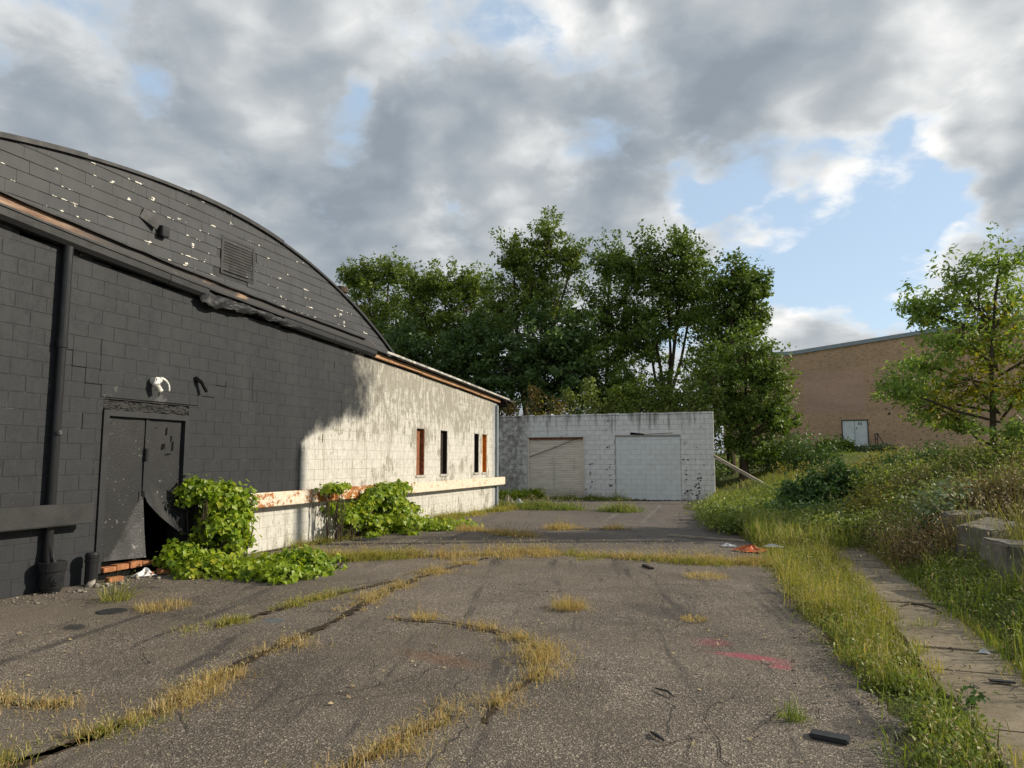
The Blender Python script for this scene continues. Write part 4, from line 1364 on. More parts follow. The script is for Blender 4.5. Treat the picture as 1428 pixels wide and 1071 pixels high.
# ------------------------------------------------------------------ brick building
def build_brick():
    YB = 58.0
    xl, xr = -2.6, 30.0
    b = empty('brick_building', (10, YB + 3, 2.0), 'large tan brick industrial building with a sloping roofline beyond the lawn', 'building')
    tops = [(xl, 9.62), (2.45, 9.62), (11.57, 10.75), (20.0, 11.75), (30.0, 12.3)]
    ix0, ix1, iz0, iz1 = 3.30, 7.46, 5.05, 8.23
    dx0, dx1, dz0, dz1 = 5.78, 7.56, 2.60, 4.52

    def tz(x): return float(np.interp(x, [t[0] for t in tops], [t[1] for t in tops]))
    xs = sorted({xl, ix0, ix1, dx0, dx1, 2.45, 11.57, 15, 20, 25, xr})
    mb = MB()
    for a, c in zip(xs[:-1], xs[1:]):
        mid = (a + c) / 2
        spans = [(1.0, None)]
        cuts = []
        if dx0 <= mid <= dx1: cuts.append((dz0, dz1))
        if ix0 <= mid <= ix1: cuts.append((iz0, iz1))
        z = 1.0
        for (p, q) in sorted(cuts):
            mb.box(a, c, YB, YB + 0.4, z, p)
            z = q
        vs = [(x, y, zz) for y in (YB, YB + 0.4) for x, zz in ((a, z), (c, z), (c, tz(c)), (a, tz(a)))]
        mb.add(vs, [(0, 1, 2, 3), (7, 6, 5, 4), (0, 4, 5, 1), (1, 5, 6, 2), (2, 6, 7, 3), (3, 7, 4, 0)])
    mb.build('wall', M_FBRICK, b)
    MB().box(ix0, ix1, YB + 0.004, YB + 0.35, iz0, iz1).build('bricked_up_opening', M_FBRICKR, b)
    MB().box(xl, xl + 0.4, YB + 0.4, YB + 25, 1.0, 9.6).build('side_wall', M_FBRICK, b)
    mb = MB()
    for (p, q) in zip(tops[:-1], tops[1:]):
        vs = [(x, y, zz + dz) for (x, zz) in (p, q) for y, dz in ((YB - 0.12, -0.12), (YB + 25, -0.12), (YB + 25, 0.16), (YB - 0.12, 0.16))]
        mb.add(vs, [(0, 1, 2, 3), (7, 6, 5, 4), (0, 4, 5, 1), (1, 5, 6, 2), (2, 6, 7, 3), (3, 7, 4, 0)])
    mb.build('roof', M_COPING, b)
    d = empty('double_door', ((dx0 + dx1) / 2, YB, dz0), parent=b)
    fr = MB()
    fr.box(dx0, dx0 + 0.06, YB - 0.03, YB + 0.12, dz0, dz1)
    fr.box(dx1 - 0.06, dx1, YB - 0.03, YB + 0.12, dz0, dz1)
    fr.box(dx0 - 0.001, dx1 + 0.001, YB - 0.032, YB + 0.12, dz1 - 0.07, dz1)
    fr.build('frame', M_DARKMETAL, d)
    mx = (dx0 + dx1) / 2 - 0.02
    MB().box(dx0 + 0.06, mx - 0.012, YB + 0.02, YB + 0.07, dz0 + 0.02, dz1 - 0.07).build('door_leaf', M_FDOOR, d)
    MB().box(mx + 0.012, dx1 - 0.06, YB + 0.02, YB + 0.07, dz0 + 0.02, dz1 - 0.07).build('door_leaf', M_FDOOR, d)
    MB().box(mx - 0.012, mx + 0.012, YB + 0.06, YB + 0.09, dz0 + 0.02, dz1 - 0.07).build('gap', M_VOID, d)
    MB().box(mx + 0.26, mx + 0.325, YB + 0.010, YB + 0.02, dz1 - 0.40, dz1 - 0.20).box(mx + 0.405, mx + 0.47, YB + 0.010, YB + 0.02, dz1 - 0.40, dz1 - 0.20).build('door_number', M_DARKMETAL, d)
    MB().box(mx + 0.10, mx + 0.17, YB - 0.03, YB + 0.02, dz1 - 0.66, dz1 - 0.58).build('handle', M_DARKMETAL, d)
    ld = MB().box(dx0 - 0.2, dx1 + 0.5, YB - 1.3, YB - 0.001, 2.42, 2.58)
    for x in (dx0, dx1 + 0.3):
        ld.box(x, x + 0.1, YB - 1.2, YB - 0.3, 1.7, 2.42)
    ld.build('landing', M_DARKMETAL, b)
    for x in (dx0 - 0.12, dx1 + 0.4):
        r = MB()
        for yy in (YB - 1.2, YB - 0.15):
            r.tube([(x, yy, 2.58), (x, yy, 3.45)], 0.03, 6)
        for zz in (3.45, 3.05):
            r.tube([(x, YB - 1.22, zz), (x, YB - 0.12, zz)], 0.03, 6)
        r.tube([(x + 0.0, YB - 1.2, 3.45), (x + (0.5 if x > dx1 else 0.35), YB - 1.9, 2.3)], 0.03, 6)
        r.build('railing', M_DARKMETAL, b)
    MB().box(8.9, 9.05, YB - 0.06, YB, 4.85, 5.0, 0.02).build('wall_fitting', M_DARKMETAL, b)
    MB().box(8.75, 8.83, YB - 0.05, YB, 5.25, 5.33).build('wall_fitting', M_DARKMETAL, b)


build_brick()


# ------------------------------------------------------------------ trees
def tree(name, label, base, spires, leafmat, leaf=0.19, twigs=50, per=34, trunk_r=0.16, tmpl=LEAF_SIMPLE, group=None, cat='tree', droop=0.25, twig_up=0.45, yellow=None, bare=0.18, seed=0, trunk_top=None, leafjit=1.0, sc=1.0, fat=1.0, side=0):
    """trunk with limbs that end in leafy spires; spires: (dx, dy, z_start, z_top, radius)"""
    rng = np.random.default_rng(seed + 11)
    rnd = random.Random(seed)
    spires = [(a_ * sc, b_ * sc, c_ * sc, d_ * sc, e_ * sc * fat) for a_, b_, c_, d_, e_ in spires]
    if side:
        extra = []
        for (a_, b_, c_, d_, e_) in spires:
            for q in range(side):
                u_ = rnd.uniform(.15, .75)
                an = rnd.uniform(0, 6.28)
                rr = e_ * rnd.uniform(.7, 1.25)
                zz = c_ + (d_ - c_) * u_
                extra.append((a_ * (.3 + .7 * u_) + math.cos(an) * rr, b_ + math.sin(an) * rr * .8, max(.4, c_ + (zz - c_) * .5), zz + rnd.uniform(.2, 1.6), e_ * rnd.uniform(.45, .75)))
        spires = spires + extra
    bz = float(hgt(base[0], base[1])) if len(base) == 2 else base[2]
    B = Vector((base[0], base[1], bz - 0.05))
    t = empty(name, B, label, cat, group)
    wood = MB()
    pos, nrm, siz = [], [], []
    zt = trunk_top or min(s[2] for s in spires) + 0.3
    lean = Vector((rnd.uniform(-.15, .15), rnd.uniform(-.15, .15), 0))
    tp = [B + Vector((0, 0, zt * k / 5)) + lean * (k / 5) ** 2 + Vector((rnd.uniform(-.04, .04), rnd.uniform(-.04, .04), 0)) * (k > 0) for k in range(6)]
    wood.tube(tp, [trunk_r * (1.35 if k == 0 else 1.0 - 0.07 * k) for k in range(6)], 9)
    for (dx, dy, z0, z1, rad) in spires:
        start = tp[-1] if z0 >= zt - 0.01 else B + Vector((0, 0, z0)) + lean * min(1, z0 / zt) ** 2
        end = B + Vector((dx, dy, z1))
        ctrl = start + Vector((dx * 0.55, dy * 0.55, (z1 - z0) * 0.35))
        L = []
        for k in range(11):
            u = k / 10
            p = start * (1 - u) ** 2 + ctrl * 2 * u * (1 - u) + end * u * u
            p += Vector((rnd.uniform(-1, 1), rnd.uniform(-1, 1), 0)) * 0.05 * min(1.5, rad) * (0 < k < 10)
            L.append(p)
        r0 = trunk_r * 0.55
        wood.tube(L, [max(0.012, r0 * (1 - 0.93 * k / 10)) for k in range(11)], 6)
        nt_ = int(twigs * max(0.5, (z1 - z0) / 6.0 + 0.25))
        for q in range(nt_):
            u = bare + (1 - bare) * ((q + rnd.random()) / nt_)
            k = min(9, int(u * 10))
            p0 = L[k].lerp(L[k + 1], u * 10 - k)
            prof = min(1.0, 0.6 + 2.2 * (u - bare)) * ((1 - u) ** 0.62 * 1.18 + 0.05)
            prof = max(0.12, min(1, prof))
            ln = rad * prof * rnd.uniform(0.65, 1.25)
            a = rnd.uniform(0, 2 * math.pi)
            el = twig_up + rnd.uniform(-0.45, 0.45)
            d = Vector((math.cos(a), math.sin(a), el)).normalized()
            p1 = p0 + d * ln * 0.6 + Vector((0, 0, 0.02))
            p2 = p0 + d * ln + Vector((0, 0, -droop * ln * rnd.uniform(0, 1)))
            wood.tube([p0, p1, p2], [max(0.006, 0.018 * rad), 0.010, 0.005], 3, cap=False)
            m_ = int(per * (0.55 + 0.45 * ln / max(rad, 0.01)) * rnd.uniform(0.7, 1.3))
            uu = rng.uniform(0.15, 1.08, m_)[:, None]
            A0, A1, A2 = np.array(p0), np.array(p1), np.array(p2)
            pts = A0 * (1 - uu) ** 2 + A1 * 2 * uu * (1 - uu) + A2 * uu ** 2
            pts = pts + rng.normal(0, 1, (m_, 3)) * (0.10 + 0.13 * ln) * np.array([1, 1, 0.75]) * leafjit
            pos.append(pts)
            nn = rng.normal(0, 0.75, (m_, 3)) + np.array([d.x * 0.5, d.y * 0.5, 0.55])
            nrm.append(nn)
            siz.append(np.full(m_, leaf) * rng.uniform(0.6, 1.35, m_))
    wood.build('trunk', M_BARK, t)
    P, N, Z = np.concatenate(pos), np.concatenate(nrm), np.concatenate(siz)
    ok = P[:, 2] > bz + 0.05
    P, N, Z = P[ok], N[ok], Z[ok]
    Rm = frames(N, rng.uniform(0, 6.28, len(P)))
    sel = np.zeros(len(P), bool)
    if yellow is not None:
        for (yx, yy, yz, yr, pr) in yellow:
            dd = np.linalg.norm(P - (np.array(B) + np.array([yx, yy, yz])), axis=1)
            sel |= (rng.random(len(P)) < pr * np.exp(-(dd / yr) ** 2))
    V, F = scatter(tmpl[0], tmpl[1], P[~sel], Rm[~sel], Z[~sel])
    np_mesh('crown', V, F, leafmat, t)
    if sel.any():
        V, F = scatter(tmpl[0], tmpl[1], P[sel], Rm[sel], Z[sel])
        o = np_mesh('yellow_foliage', V, F, LF_YEL, t)
        o['label'] = 'yellowed leaves among the green'
    return t


def crown_tree(name, label, base, lobes, leafmat, leaf, seed, tmpl=LEAF_SIMPLE, group='trees growing in a row behind the block garage', sp=1.0, dens=1.0, tr=1.0, ztr=None, yellow=None, leader=None):
    """spreading tree: trunk, limbs into each lobe, leafy sprays over the lobes; lobe = (dx, dy, z, rx, rz)"""
    rng = np.random.default_rng(seed + 300)
    rnd = random.Random(seed + 300)
    bz = float(hgt(base[0], base[1]))
    B = Vector((base[0], base[1], bz - .05))
    t = empty(name, B, label, 'tree', group)
    wood = MB()
    zmin = min(l[2] - l[4] for l in lobes)
    ztr = ztr or max(bz + 1.2, min(zmin + 1.0, bz + 4.0))
    top = Vector((base[0] + rnd.uniform(-.3, .3), base[1], ztr))
    wood.tube([B, B.lerp(top, .5) + Vector((rnd.uniform(-.1, .1), 0, 0)), top], [.26 * tr, .20 * tr, .17 * tr], 9)
    if leader:
        crest = Vector((base[0] + .1, base[1], leader))
        wood.tube([top, top.lerp(crest, .5) + Vector((-.08, 0, 0)), crest], [.17 * tr, .10 * tr, .02 * tr], 7)
    fork = top
    pos, nrm = [], []
    for (dx, dy, z, rx, rz) in lobes:
        if leader:
            fork = Vector((base[0], base[1], ztr * .75)).lerp(Vector((base[0], base[1], leader)), max(0.0, min(.8, (z - ztr * .8) / (leader - ztr * .8) - .18)))
        ry = (rx + rz) * .5
        c = Vector((base[0] + dx, base[1] + dy + rnd.uniform(-.5, .5), z))
        mid = fork.lerp(c, .5) + Vector((rnd.uniform(-.2, .2), rnd.uniform(-.2, .2), -.12 * (c - fork).length)) * (.4 if leader else 1)
        tip = c + Vector((rnd.uniform(-.1, .1), 0, rz * .7))
        wood.tube([fork, mid, c, tip], [(.07 if leader else .11) * tr, .085 * tr, .05 * tr, .015 * tr], 6)
        ncl = int(26 * dens + 15 * rx * rz / sp ** 2)
        d = rng.normal(0, 1, (ncl, 3))
        d /= np.linalg.norm(d, axis=1, keepdims=True)
        rr = (.35 + .75 * rng.random(ncl) ** .6)
        cp = np.array(c) + d * np.array([rx, ry, rz]) * rr[:, None]
        for k in range(ncl):
            p = Vector(cp[k])
            j = c.lerp(p, .25)
            q = c.lerp(p, .7) + Vector((0, 0, -.05))
            wood.tube([j, q, p], [.028 * tr, .018 * tr, .007 * tr], 3, cap=False)
            up = max(0.0, d[k, 2])
            n_ = int(rng.integers(30, 80) * dens)
            # a spray: stretched outwards and, near the top, upwards
            axis = d[k] * np.array([1, 1, .6]) + np.array([0, 0, .35 + .9 * up])
            axis /= np.linalg.norm(axis)
            L = rng.uniform(.35, .8) * (1 + .5 * up) * sp
            u = rng.uniform(-.6, 1.0, n_)
            w_ = .20 * sp * (1.1 - np.abs(u) * .75)
            pts = cp[k] + axis * (u * L)[:, None] + rng.normal(0, 1, (n_, 3)) * w_[:, None] * np.array([1, 1, .7])
            pos.append(pts)
            nrm.append(rng.normal(0, .65, (n_, 3)) + d[k] * .5 + np.array([0, 0, .45]))
    wood.build('trunk', M_BARK, t)
    P, N = np.concatenate(pos), np.concatenate(nrm)
    ok = P[:, 2] > bz + .1
    P, N = P[ok], N[ok]
    Rm, Z = frames(N, rng.uniform(0, 6.28, len(P))), leaf * rng.uniform(.55, 1.4, len(P))
    sel = np.zeros(len(P), bool)
    for (yx, yz, yr, pr) in yellow or []:
        dd = np.hypot(P[:, 0] - base[0] - yx, P[:, 2] - yz)
        sel |= rng.random(len(P)) < pr * np.exp(-(dd / yr) ** 2)
    V, F = scatter(tmpl[0], tmpl[1], P[~sel], Rm[~sel], Z[~sel])
    np_mesh('crown', V, F, leafmat, t)
    if sel.any():
        V, F = scatter(tmpl[0], tmpl[1], P[sel], Rm[sel], Z[sel])
        np_mesh('yellow_foliage', V, F, LF_YEL, t)['label'] = 'yellowed leaves among the green'


GRP = 'trees growing in a row behind the block garage'
# behind the garage, left to right
crown_tree('elm_tree', 'leftmost tree behind the garage, light olive and leaning left, just past the black roof', (-25.09, 44.0), [(-0.80, 0, 14.25, 1.33, 1.12), (0.91, 0, 14.62, 1.21, 0.91), (-0.46, 0, 12.25, 1.93, 1.78), (1.17, 0, 10.10, 2.10, 2.10), (-2.03, 0, 14.56, 0.57, 0.67), (-0.98, 0, 9.71, 1.52, 1.77)], LF_FAR2, 0.19, 1)
crown_tree('elm_tree', 'broad round-topped olive tree second from the left behind the garage', (-19.10, 42.5), [(-2.07, 0, 12.87, 1.34, 1.20), (-0.23, 0, 13.16, 1.57, 0.95), (1.81, 0, 12.90, 1.31, 0.93), (-1.25, 0, 11.10, 2.14, 1.90), (1.57, 0, 10.92, 2.10, 1.86), (0.07, 0, 8.64, 2.81, 2.11)], LF_FAR2, 0.19, 2)
crown_tree('elm_tree', 'tallest pointed tree in the middle behind the garage with airy sky-lit upper branches', (-13.00, 41.0), [(1.30, 0, 14.95, 0.79, 1.40), (-1.06, 0, 14.37, 0.89, 1.33), (0.19, 0, 13.35, 1.49, 1.41), (2.81, 0, 13.65, 0.65, 1.03), (-0.27, 0, 11.24, 1.97, 1.67), (1.55, 0, 11.46, 1.47, 1.73), (-1.76, 0, 10.45, 1.77, 1.77)], LF_FAR2, 0.18, 3)
crown_tree('elm_tree', 'slim dark tree with twin tops right of the tallest tree behind the garage', (-8.03, 40.5), [(0.03, 0, 13.05, 0.71, 1.34), (1.27, 0, 12.26, 0.62, 1.16), (0.16, 0, 10.32, 1.58, 1.74), (-1.01, 0, 8.28, 1.75, 1.88), (0.79, 0, 8.27, 1.48, 1.65)], LF_FAR, 0.18, 4)
crown_tree('elm_tree', 'dense dark green tree with upright tops behind the middle of the garage roof', (-4.51, 40.0), [(-1.06, 0, 12.70, 0.81, 1.30), (0.93, 0, 13.09, 0.88, 1.24), (-0.08, 0, 11.87, 1.77, 1.61), (0.35, 0, 9.88, 2.07, 1.83), (-1.14, 0, 8.43, 1.69, 1.69), (1.39, 0, 11.10, 1.03, 1.58)], LF_FAR, 0.18, 5)
crown_tree('elm_tree', 'dark tall tree at the right end of the row behind the garage', (-1.41, 39.0), [(0.29, 0, 11.09, 1.03, 0.91), (1.17, 0, 10.33, 0.68, 0.75), (-0.30, 0, 9.59, 1.37, 1.45), (0.80, 0, 8.75, 0.90, 0.90), (-0.54, 0, 7.60, 1.59, 1.59), (1.65, 0, 10.67, 0.34, 0.45), (1.31, 0, 9.09, 0.37, 0.37)], LF_FAR, 0.18, 6)
crown_tree('elm_tree', 'low spreading leafy tree hiding the right corner of the garage', (-0.72, 35.2), [(0.24, 0, 6.33, 1.28, 1.15), (1.11, 0, 5.62, 0.73, 0.67), (1.24, 0, 3.88, 0.80, 0.73), (0.16, 0, 3.63, 1.41, 1.27), (0.37, 0, 2.36, 1.07, 0.73), (-1.09, 0, 5.02, 1.50, 1.50), (1.66, 0, 3.44, 0.40, 0.40)], LF_FAR, 0.17, 7)
crown_tree('maple_tree', 'dark broad-leaved maple rising behind the roller door side of the garage', (-10.95, 36.5), [(-0.34, 0, 8.18, 2.01, 1.47), (-1.37, 0, 6.27, 1.86, 1.63), (1.12, 0, 6.36, 1.60, 1.44), (0.24, 0, 4.86, 1.83, 1.14), (1.84, 0, 8.05, 0.99, 1.14)], LF_DARK, 0.23, 8)
crown_tree('maple_tree', 'dark leafy maple between the black roof end and the tall trees', (-16.53, 37.5), [(-1.86, 0, 7.04, 1.67, 1.46), (0.41, 0, 6.62, 1.97, 1.64), (2.26, 0, 5.65, 1.69, 1.61), (-3.28, 0, 8.30, 1.27, 1.27), (1.29, 0, 8.15, 1.47, 1.23)], LF_DARK, 0.22, 9)
crown_tree('elm_tree', 'shadowy low tree behind the middle of the garage under the tall tops', (-6.08, 37.0), [(-1.93, 0, 5.85, 1.66, 1.44), (-0.12, 0, 5.15, 1.41, 1.12), (1.52, 0, 4.69, 1.17, 0.88), (-1.26, 0, 4.62, 1.50, 0.90), (3.30, 0, 5.04, 1.15, 1.30)], LF_FAR, 0.18, 10)
tree('elm_tree', 'thin tree behind the black arch showing as a small tuft above it', (-21.0, 28.5), [(0, 0, 4, 10.8, 0.9), (-.9, 0, 4, 9.8, .9), (.8, .4, 4, 9.6, 1.0)], LF_FAR2, fat=1.62, seed=12, twigs=40)
tree('sumac_shrub', 'russet and yellow-green shrub spilling over the left end of the garage roof', (-10.0, 33.2), [(-1.2, -1.4, .6, 4.4, 1.3), (.2, -1.6, .6, 5.0, 1.3), (1.4, -1.8, .6, 4.3, 1.1), (-.4, -1, .3, 3.6, 1.2)], LF_RED, seed=13, cat='shrub', leaf=.13, twigs=60, trunk_r=.06, yellow=[(.8, -2, 3.6, 1.0, .5)])
for i, (x, lab) in enumerate(((-7.6, 'bright green bush peeping over the garage parapet right of the roller door'), (-5.2, 'yellow-green bush peeping over the garage parapet above the blocked up opening'), (-3.0, 'low green bush peeping over the right end of the garage parapet'))):
    tree('parapet_bush', lab, (x, 34.6), [(-1.1, -.6, .3, 4.4, 1.1), (0, -.8, .3, 4.8, 1.1), (1.1, -.6, .3, 4.3, 1.1)], (LF_WEED, LF_FAR2, LF_WEED)[i], seed=20 + i, cat='bush', leaf=.14, twigs=70, sc=1.12, trunk_r=.05, bare=.3, group='bushes behind the garage parapet')

# right-hand young ash with yellowing leaves
crown_tree('ash_tree', 'young ash tree with some yellow leaves on the bank before the brick building', (5.12, 18.7), [(-0.74, -0.60, 5.71, 0.46, 0.33), (0.16, -0.12, 5.97, 0.56, 0.33), (-1.21, 0.36, 5.07, 0.43, 0.30), (-1.48, -0.48, 5.15, 0.23, 0.20), (-0.34, 0.00, 5.12, 0.72, 0.53), (0.57, 0.48, 5.22, 0.58, 0.55), (-0.82, -0.36, 4.32, 0.59, 0.46), (0.03, 0.12, 4.27, 0.75, 0.58), (-1.63, 0.60, 3.35, 0.60, 0.37), (-2.03, -0.24, 3.15, 0.30, 0.20), (-1.22, 0.24, 2.84, 0.56, 0.33), (-0.59, -0.60, 3.32, 0.62, 0.46), (0.37, -0.12, 3.20, 0.54, 0.51), (-0.78, 0.36, 2.46, 0.39, 0.23), (0.04, -0.48, 2.25, 0.35, 0.22), (0.84, 0.00, 4.15, 0.54, 0.64), (-1.28, 0.48, 3.93, 0.33, 0.27)], LF_ASH, .135, 77,
           tmpl=LEAF_NARROW, group=None, sp=.60, dens=.58, tr=.40, ztr=2.4, leader=5.4, yellow=[(-0.36, 3.64, 0.5, 0.8), (0.12, 3.54, 0.55, 0.8), (-1.04, 2.92, 0.45, 0.8), (0.06, 4.85, 0.7, 0.4), (0.5, 3.12, 0.5, 0.8), (-0.67, 3.16, 0.4, 0.8)])

# dark compound-leaved shrub beside the walk
tree('sumac_shrub', 'dark green bushy shrub beyond the end of the concrete walk', (1.25, 19.6),
     [(-.75, 0, .1, 1.15, .6), (0, 0, .2, 1.55, .65), (.7, .2, .2, 1.75, .6), (1.1, .1, .2, 1.6, .5), (.3, -.5, .1, 1.1, .6), (-.4, -.4, .1, .9, .6)],
     LF_SHRUB, sc=.86, leaf=.13, twigs=110, per=36, trunk_r=.035, tmpl=LEAF_NARROW, seed=41, cat='shrub', bare=.08)


# ------------------------------------------------------------------ vines
def vine(name, label, spots, n, size, parts, seed, mat=LF_VINE):
    """spots: ellipsoids (cx, cy, cz, rx, ry, rz, weight) whose outer skin carries leaves"""
    rng = np.random.default_rng(seed)
    r0 = random.Random(seed)
    small = []
    for (x, y, z, rx, ry, rz, wt) in spots:
        for q in range(7):
            k = r0.uniform(.36, .70)
            small.append((x + r0.uniform(-.75, .75) * rx, y + r0.uniform(-.75, .75) * ry, max(.0, z + r0.uniform(-.6, .75) * rz), rx * k, ry * k, max(.10, rz * k), wt * k))
        for q in range(2):                                  # runners
            an = r0.uniform(-1.9, 1.9) if z < .3 else r0.uniform(-1.2, 1.2)
            for j in range(4):
                small.append((x + math.cos(an) * rx * (.8 + .16 * j), y + math.sin(an) * ry * (.8 + .16 * j), max(0, z + rz * (.3 - .12 * j)) if z > .3 else 0, .10, .10, .10, wt * .05))
    spots = small
    w = np.array([s[6] for s in spots], float)
    w /= w.sum()
    cen = np.array([(s[0], s[1], 0) for s in spots]).mean(0)
    t = empty(name, (cen[0], cen[1], 0), label, 'vine')
    which = rng.choice(len(spots), n, p=w)
    sp = np.array([s[:6] for s in spots])[which]
    d = rng.normal(0, 1, (n, 3))
    d[:, 2] = np.abs(d[:, 2]) * 0.9 + 0.02 * 0
    d /= np.linalg.norm(d, axis=1, keepdims=True)
    rr = 1 - 0.65 * rng.random(n) ** 1.8
    rr *= 1 + 0.22 * np.sin(d[:, 0] * 7 + sp[:, 1] * 3) * np.cos(d[:, 1] * 8 + d[:, 2] * 6) + np.where(rng.random(n) < .12, rng.random(n) * .3, 0)
    P = sp[:, :3] + d * sp[:, 3:6] * rr[:, None] + rng.normal(0, .035, (n, 3))
    ok = (P[:, 0] > XW + 0.03) & (P[:, 2] > 0.02)
    P, d = P[ok], d[ok]
    n = len(P)
    N = d + rng.normal(0, 0.6, (n, 3)) + np.array([0.25, -0.15, 0.40])
    Rm = frames(N, np.pi + rng.normal(0, 0.7, n))
    Z = size * rng.uniform(0.4, 1.45, n)
    # nearest outer leaves are separate pieces
    score = -np.linalg.norm(P - np.array([0, 0, 1.6]), axis=1) + rng.normal(0, .15, n)
    order = np.argsort(-score)
    big = order[:parts]
    rest = order[parts:]
    base = np.array(wloc(t))
    if parts:
        me = bpy.data.meshes.new('leaf')
        me.from_pydata(LEAF_VINE[0], [], [tuple(f) for f in LEAF_VINE[1][0]])
        me.materials.append(mat)
        for i in big:
            o = bpy.data.objects.new('leaf', me)
            link(o, t)
            m4 = Matrix([list(Rm[i][r] * Z[i]) + [P[i][r] - base[r]] for r in range(3)] + [[0, 0, 0, 1]])
            o.matrix_basis = m4
    V, F = scatter(*LEAF_VINE, P[rest], Rm[rest], Z[rest])
    o = np_mesh('foliage', V, F, mat, t)
    o['kind'] = 'stuff'
    # stems
    st = MB()
    rnd = random.Random(seed)
    for s in spots:
        for q in range(1):
            a = (s[0] + rnd.uniform(-.5, .5) * s[3], s[1] + rnd.uniform(-.5, .5) * s[4], 0.0)
            b = (s[0] + rnd.uniform(-.7, .7) * s[3], s[1] + rnd.uniform(-.7, .7) * s[4], s[2] + s[5] * rnd.uniform(.3, .8))
            m_ = ((a[0] + b[0]) / 2 + rnd.uniform(-.1, .1), (a[1] + b[1]) / 2, (a[2] + b[2]) / 2 + .05)
            if min(a[0], b[0], m_[0]) > XW + 0.02:
                st.tube([a, m_, b], [.012, .009, .005], 4)
    st.build('stems', M_BARK, t)['kind'] = 'stuff'
    return t


vine('grape_vine', 'bright green grape vine climbing beside the black door and spreading onto the asphalt',
     [(-8.02, 9.2, .70, .28, .46, .52, 5), (-7.95, 8.98, .35, .36, .36, .38, 2.5), (-8.0, 9.5, .52, .28, .32, .46, 2.5), (-8.04, 9.15, 1.08, .2, .34, .2, 1.6),
      (-7.6, 8.45, .10, .55, .45, .32, 3), (-7.0, 8.6, .06, .7, .6, .30, 3.2), (-6.5, 8.6, .04, .6, .5, .24, 2.4), (-6.15, 8.35, .03, .35, .35, .18, 1.0), (-6.6, 9.5, .03, .6, .4, .15, .9), (-7.9, 8.3, .04, .4, .25, .22, 1.0)],
     13500, .078, 300, 3)
vine('grape_vine', 'green vine mounded over the rusty steel beam in the middle of the white wall',
     [(-8.05, 13.2, .36, .26, .55, .36, 1.6), (-8.02, 14.2, .52, .28, .7, .38, 3.6), (-8.0, 15.0, .40, .32, .65, .36, 3.0), (-7.7, 14.2, .15, .55, .75, .22, 3.2), (-7.3, 15.3, .04, .75, .8, .16, 2.6), (-8.0, 12.4, .98, .12, .40, .10, .35), (-8.0, 14.8, .92, .2, .7, .17, 1.4)],
     10500, .082, 0, 5)


# ------------------------------------------------------------------ grass
def blades(P, h, w, lean=0.45, rng=RNG, gz=None, az=None):
    """curved three-section blades, arrays (verts, faces)"""
    n = len(P)
    a = rng.uniform(0, 2 * np.pi, n) if az is None else az
    hh = h * rng.uniform(0.45, 1.25, n)
    ww = w * rng.uniform(0.7, 1.3, n)
    ln = hh * np.abs(rng.normal(0, lean, n))
    dx, dy = np.cos(a), np.sin(a)
    f = rng.uniform(0, 2 * np.pi, n)
    sx, sy = np.cos(f), np.sin(f)
    V = np.zeros((n, 5, 3))
    for k, (u, wd, le) in enumerate(((0, 1, 0), (0, 1, 0), (.55, .75, .32), (.55, .75, .32), (1, 0, 1))):
        sg = (-1, 1, -1, 1, 0)[k]
        V[:, k, 0] = P[:, 0] + dx * ln * le + sx * ww * wd * sg * .5
        V[:, k, 1] = P[:, 1] + dy * ln * le + sy * ww * wd * sg * .5
        drop = (ln * le) ** 2 / np.maximum(hh, 1e-4) * 0.45
        V[:, k, 2] = P[:, 2] + hh * u - drop
    off = (np.arange(n) * 5)[:, None]
    Q = np.array([[0, 1, 3, 2]]) + off
    T = np.array([[2, 3, 4]]) + off
    return V.reshape(-1, 3), [Q, T], V[:, 4]


HEAD = ([(0.5, 0, 0), (0, .5, 0), (-.5, 0, 0), (0, -.5, 0), (0, 0, .55), (0, 0, -.45)], [[(0, 1, 4), (1, 2, 4), (2, 3, 4), (3, 0, 4), (1, 0, 5), (2, 1, 5), (3, 2, 5), (0, 3, 5)]])


def heads(P, size, rng=RNG):
    n = len(P)
    N = rng.normal(0, .5, (n, 3)) + np.array([0, 0, .8])
    Rm = frames(N, rng.uniform(0, 6, n))
    sc = size * rng.uniform(.6, 1.3, n)
    S3 = np.stack([sc * .22, sc * .22, sc], 1)
    return scatter(HEAD[0], HEAD[1], P, Rm, S3)


def noise2(x, y, s, seed=0):
    """cheap smooth pseudo noise 0..1"""
    r = np.random.default_rng(seed)
    v = 0
    for k in range(5):
        a, b, c = r.uniform(.5, 1.6, 2).tolist() + [r.uniform(0, 6)]
        ang = r.uniform(0, 6.28)
        v = v + np.sin((x * math.cos(ang) + y * math.sin(ang)) * s * a * (1 + .6 * k) + c)
    return np.clip(.5 + v / 6, 0, 1)


def on_ground(xy, add=0.0):
    z = hgt(xy[:, 0], xy[:, 1])
    inside = (xy[:, 0] < edge_x(xy[:, 1])) & (xy[:, 1] < 32)
    z = np.where(inside, 0.0, z)
    return np.column_stack([xy, z + add])


def polyline_pts(pts, n, width, rng=RNG, jitter=1.0):
    pts = np.array(pts, float)
    seg = np.linalg.norm(np.diff(pts, axis=0), axis=1)
    cum = np.concatenate([[0], np.cumsum(seg)])
    t = rng.uniform(0, cum[-1], n)
    x = np.interp(t, cum, pts[:, 0])
    y = np.interp(t, cum, pts[:, 1])
    w = width if not hasattr(width, '__len__') else np.interp(t, cum, width)
    r = rng.normal(0, .5, n) * w
    ang = rng.uniform(0, 6.28, n)
    P = np.column_stack([x + np.cos(ang) * r, y + np.sin(ang) * r])
    keep = rng.random(n) < sstep(.36, .66, .6 * noise2(x, y, 2.6, 5) + .4 * noise2(x, y, 7.0, 6)) * .93 + .07
    return P[keep]


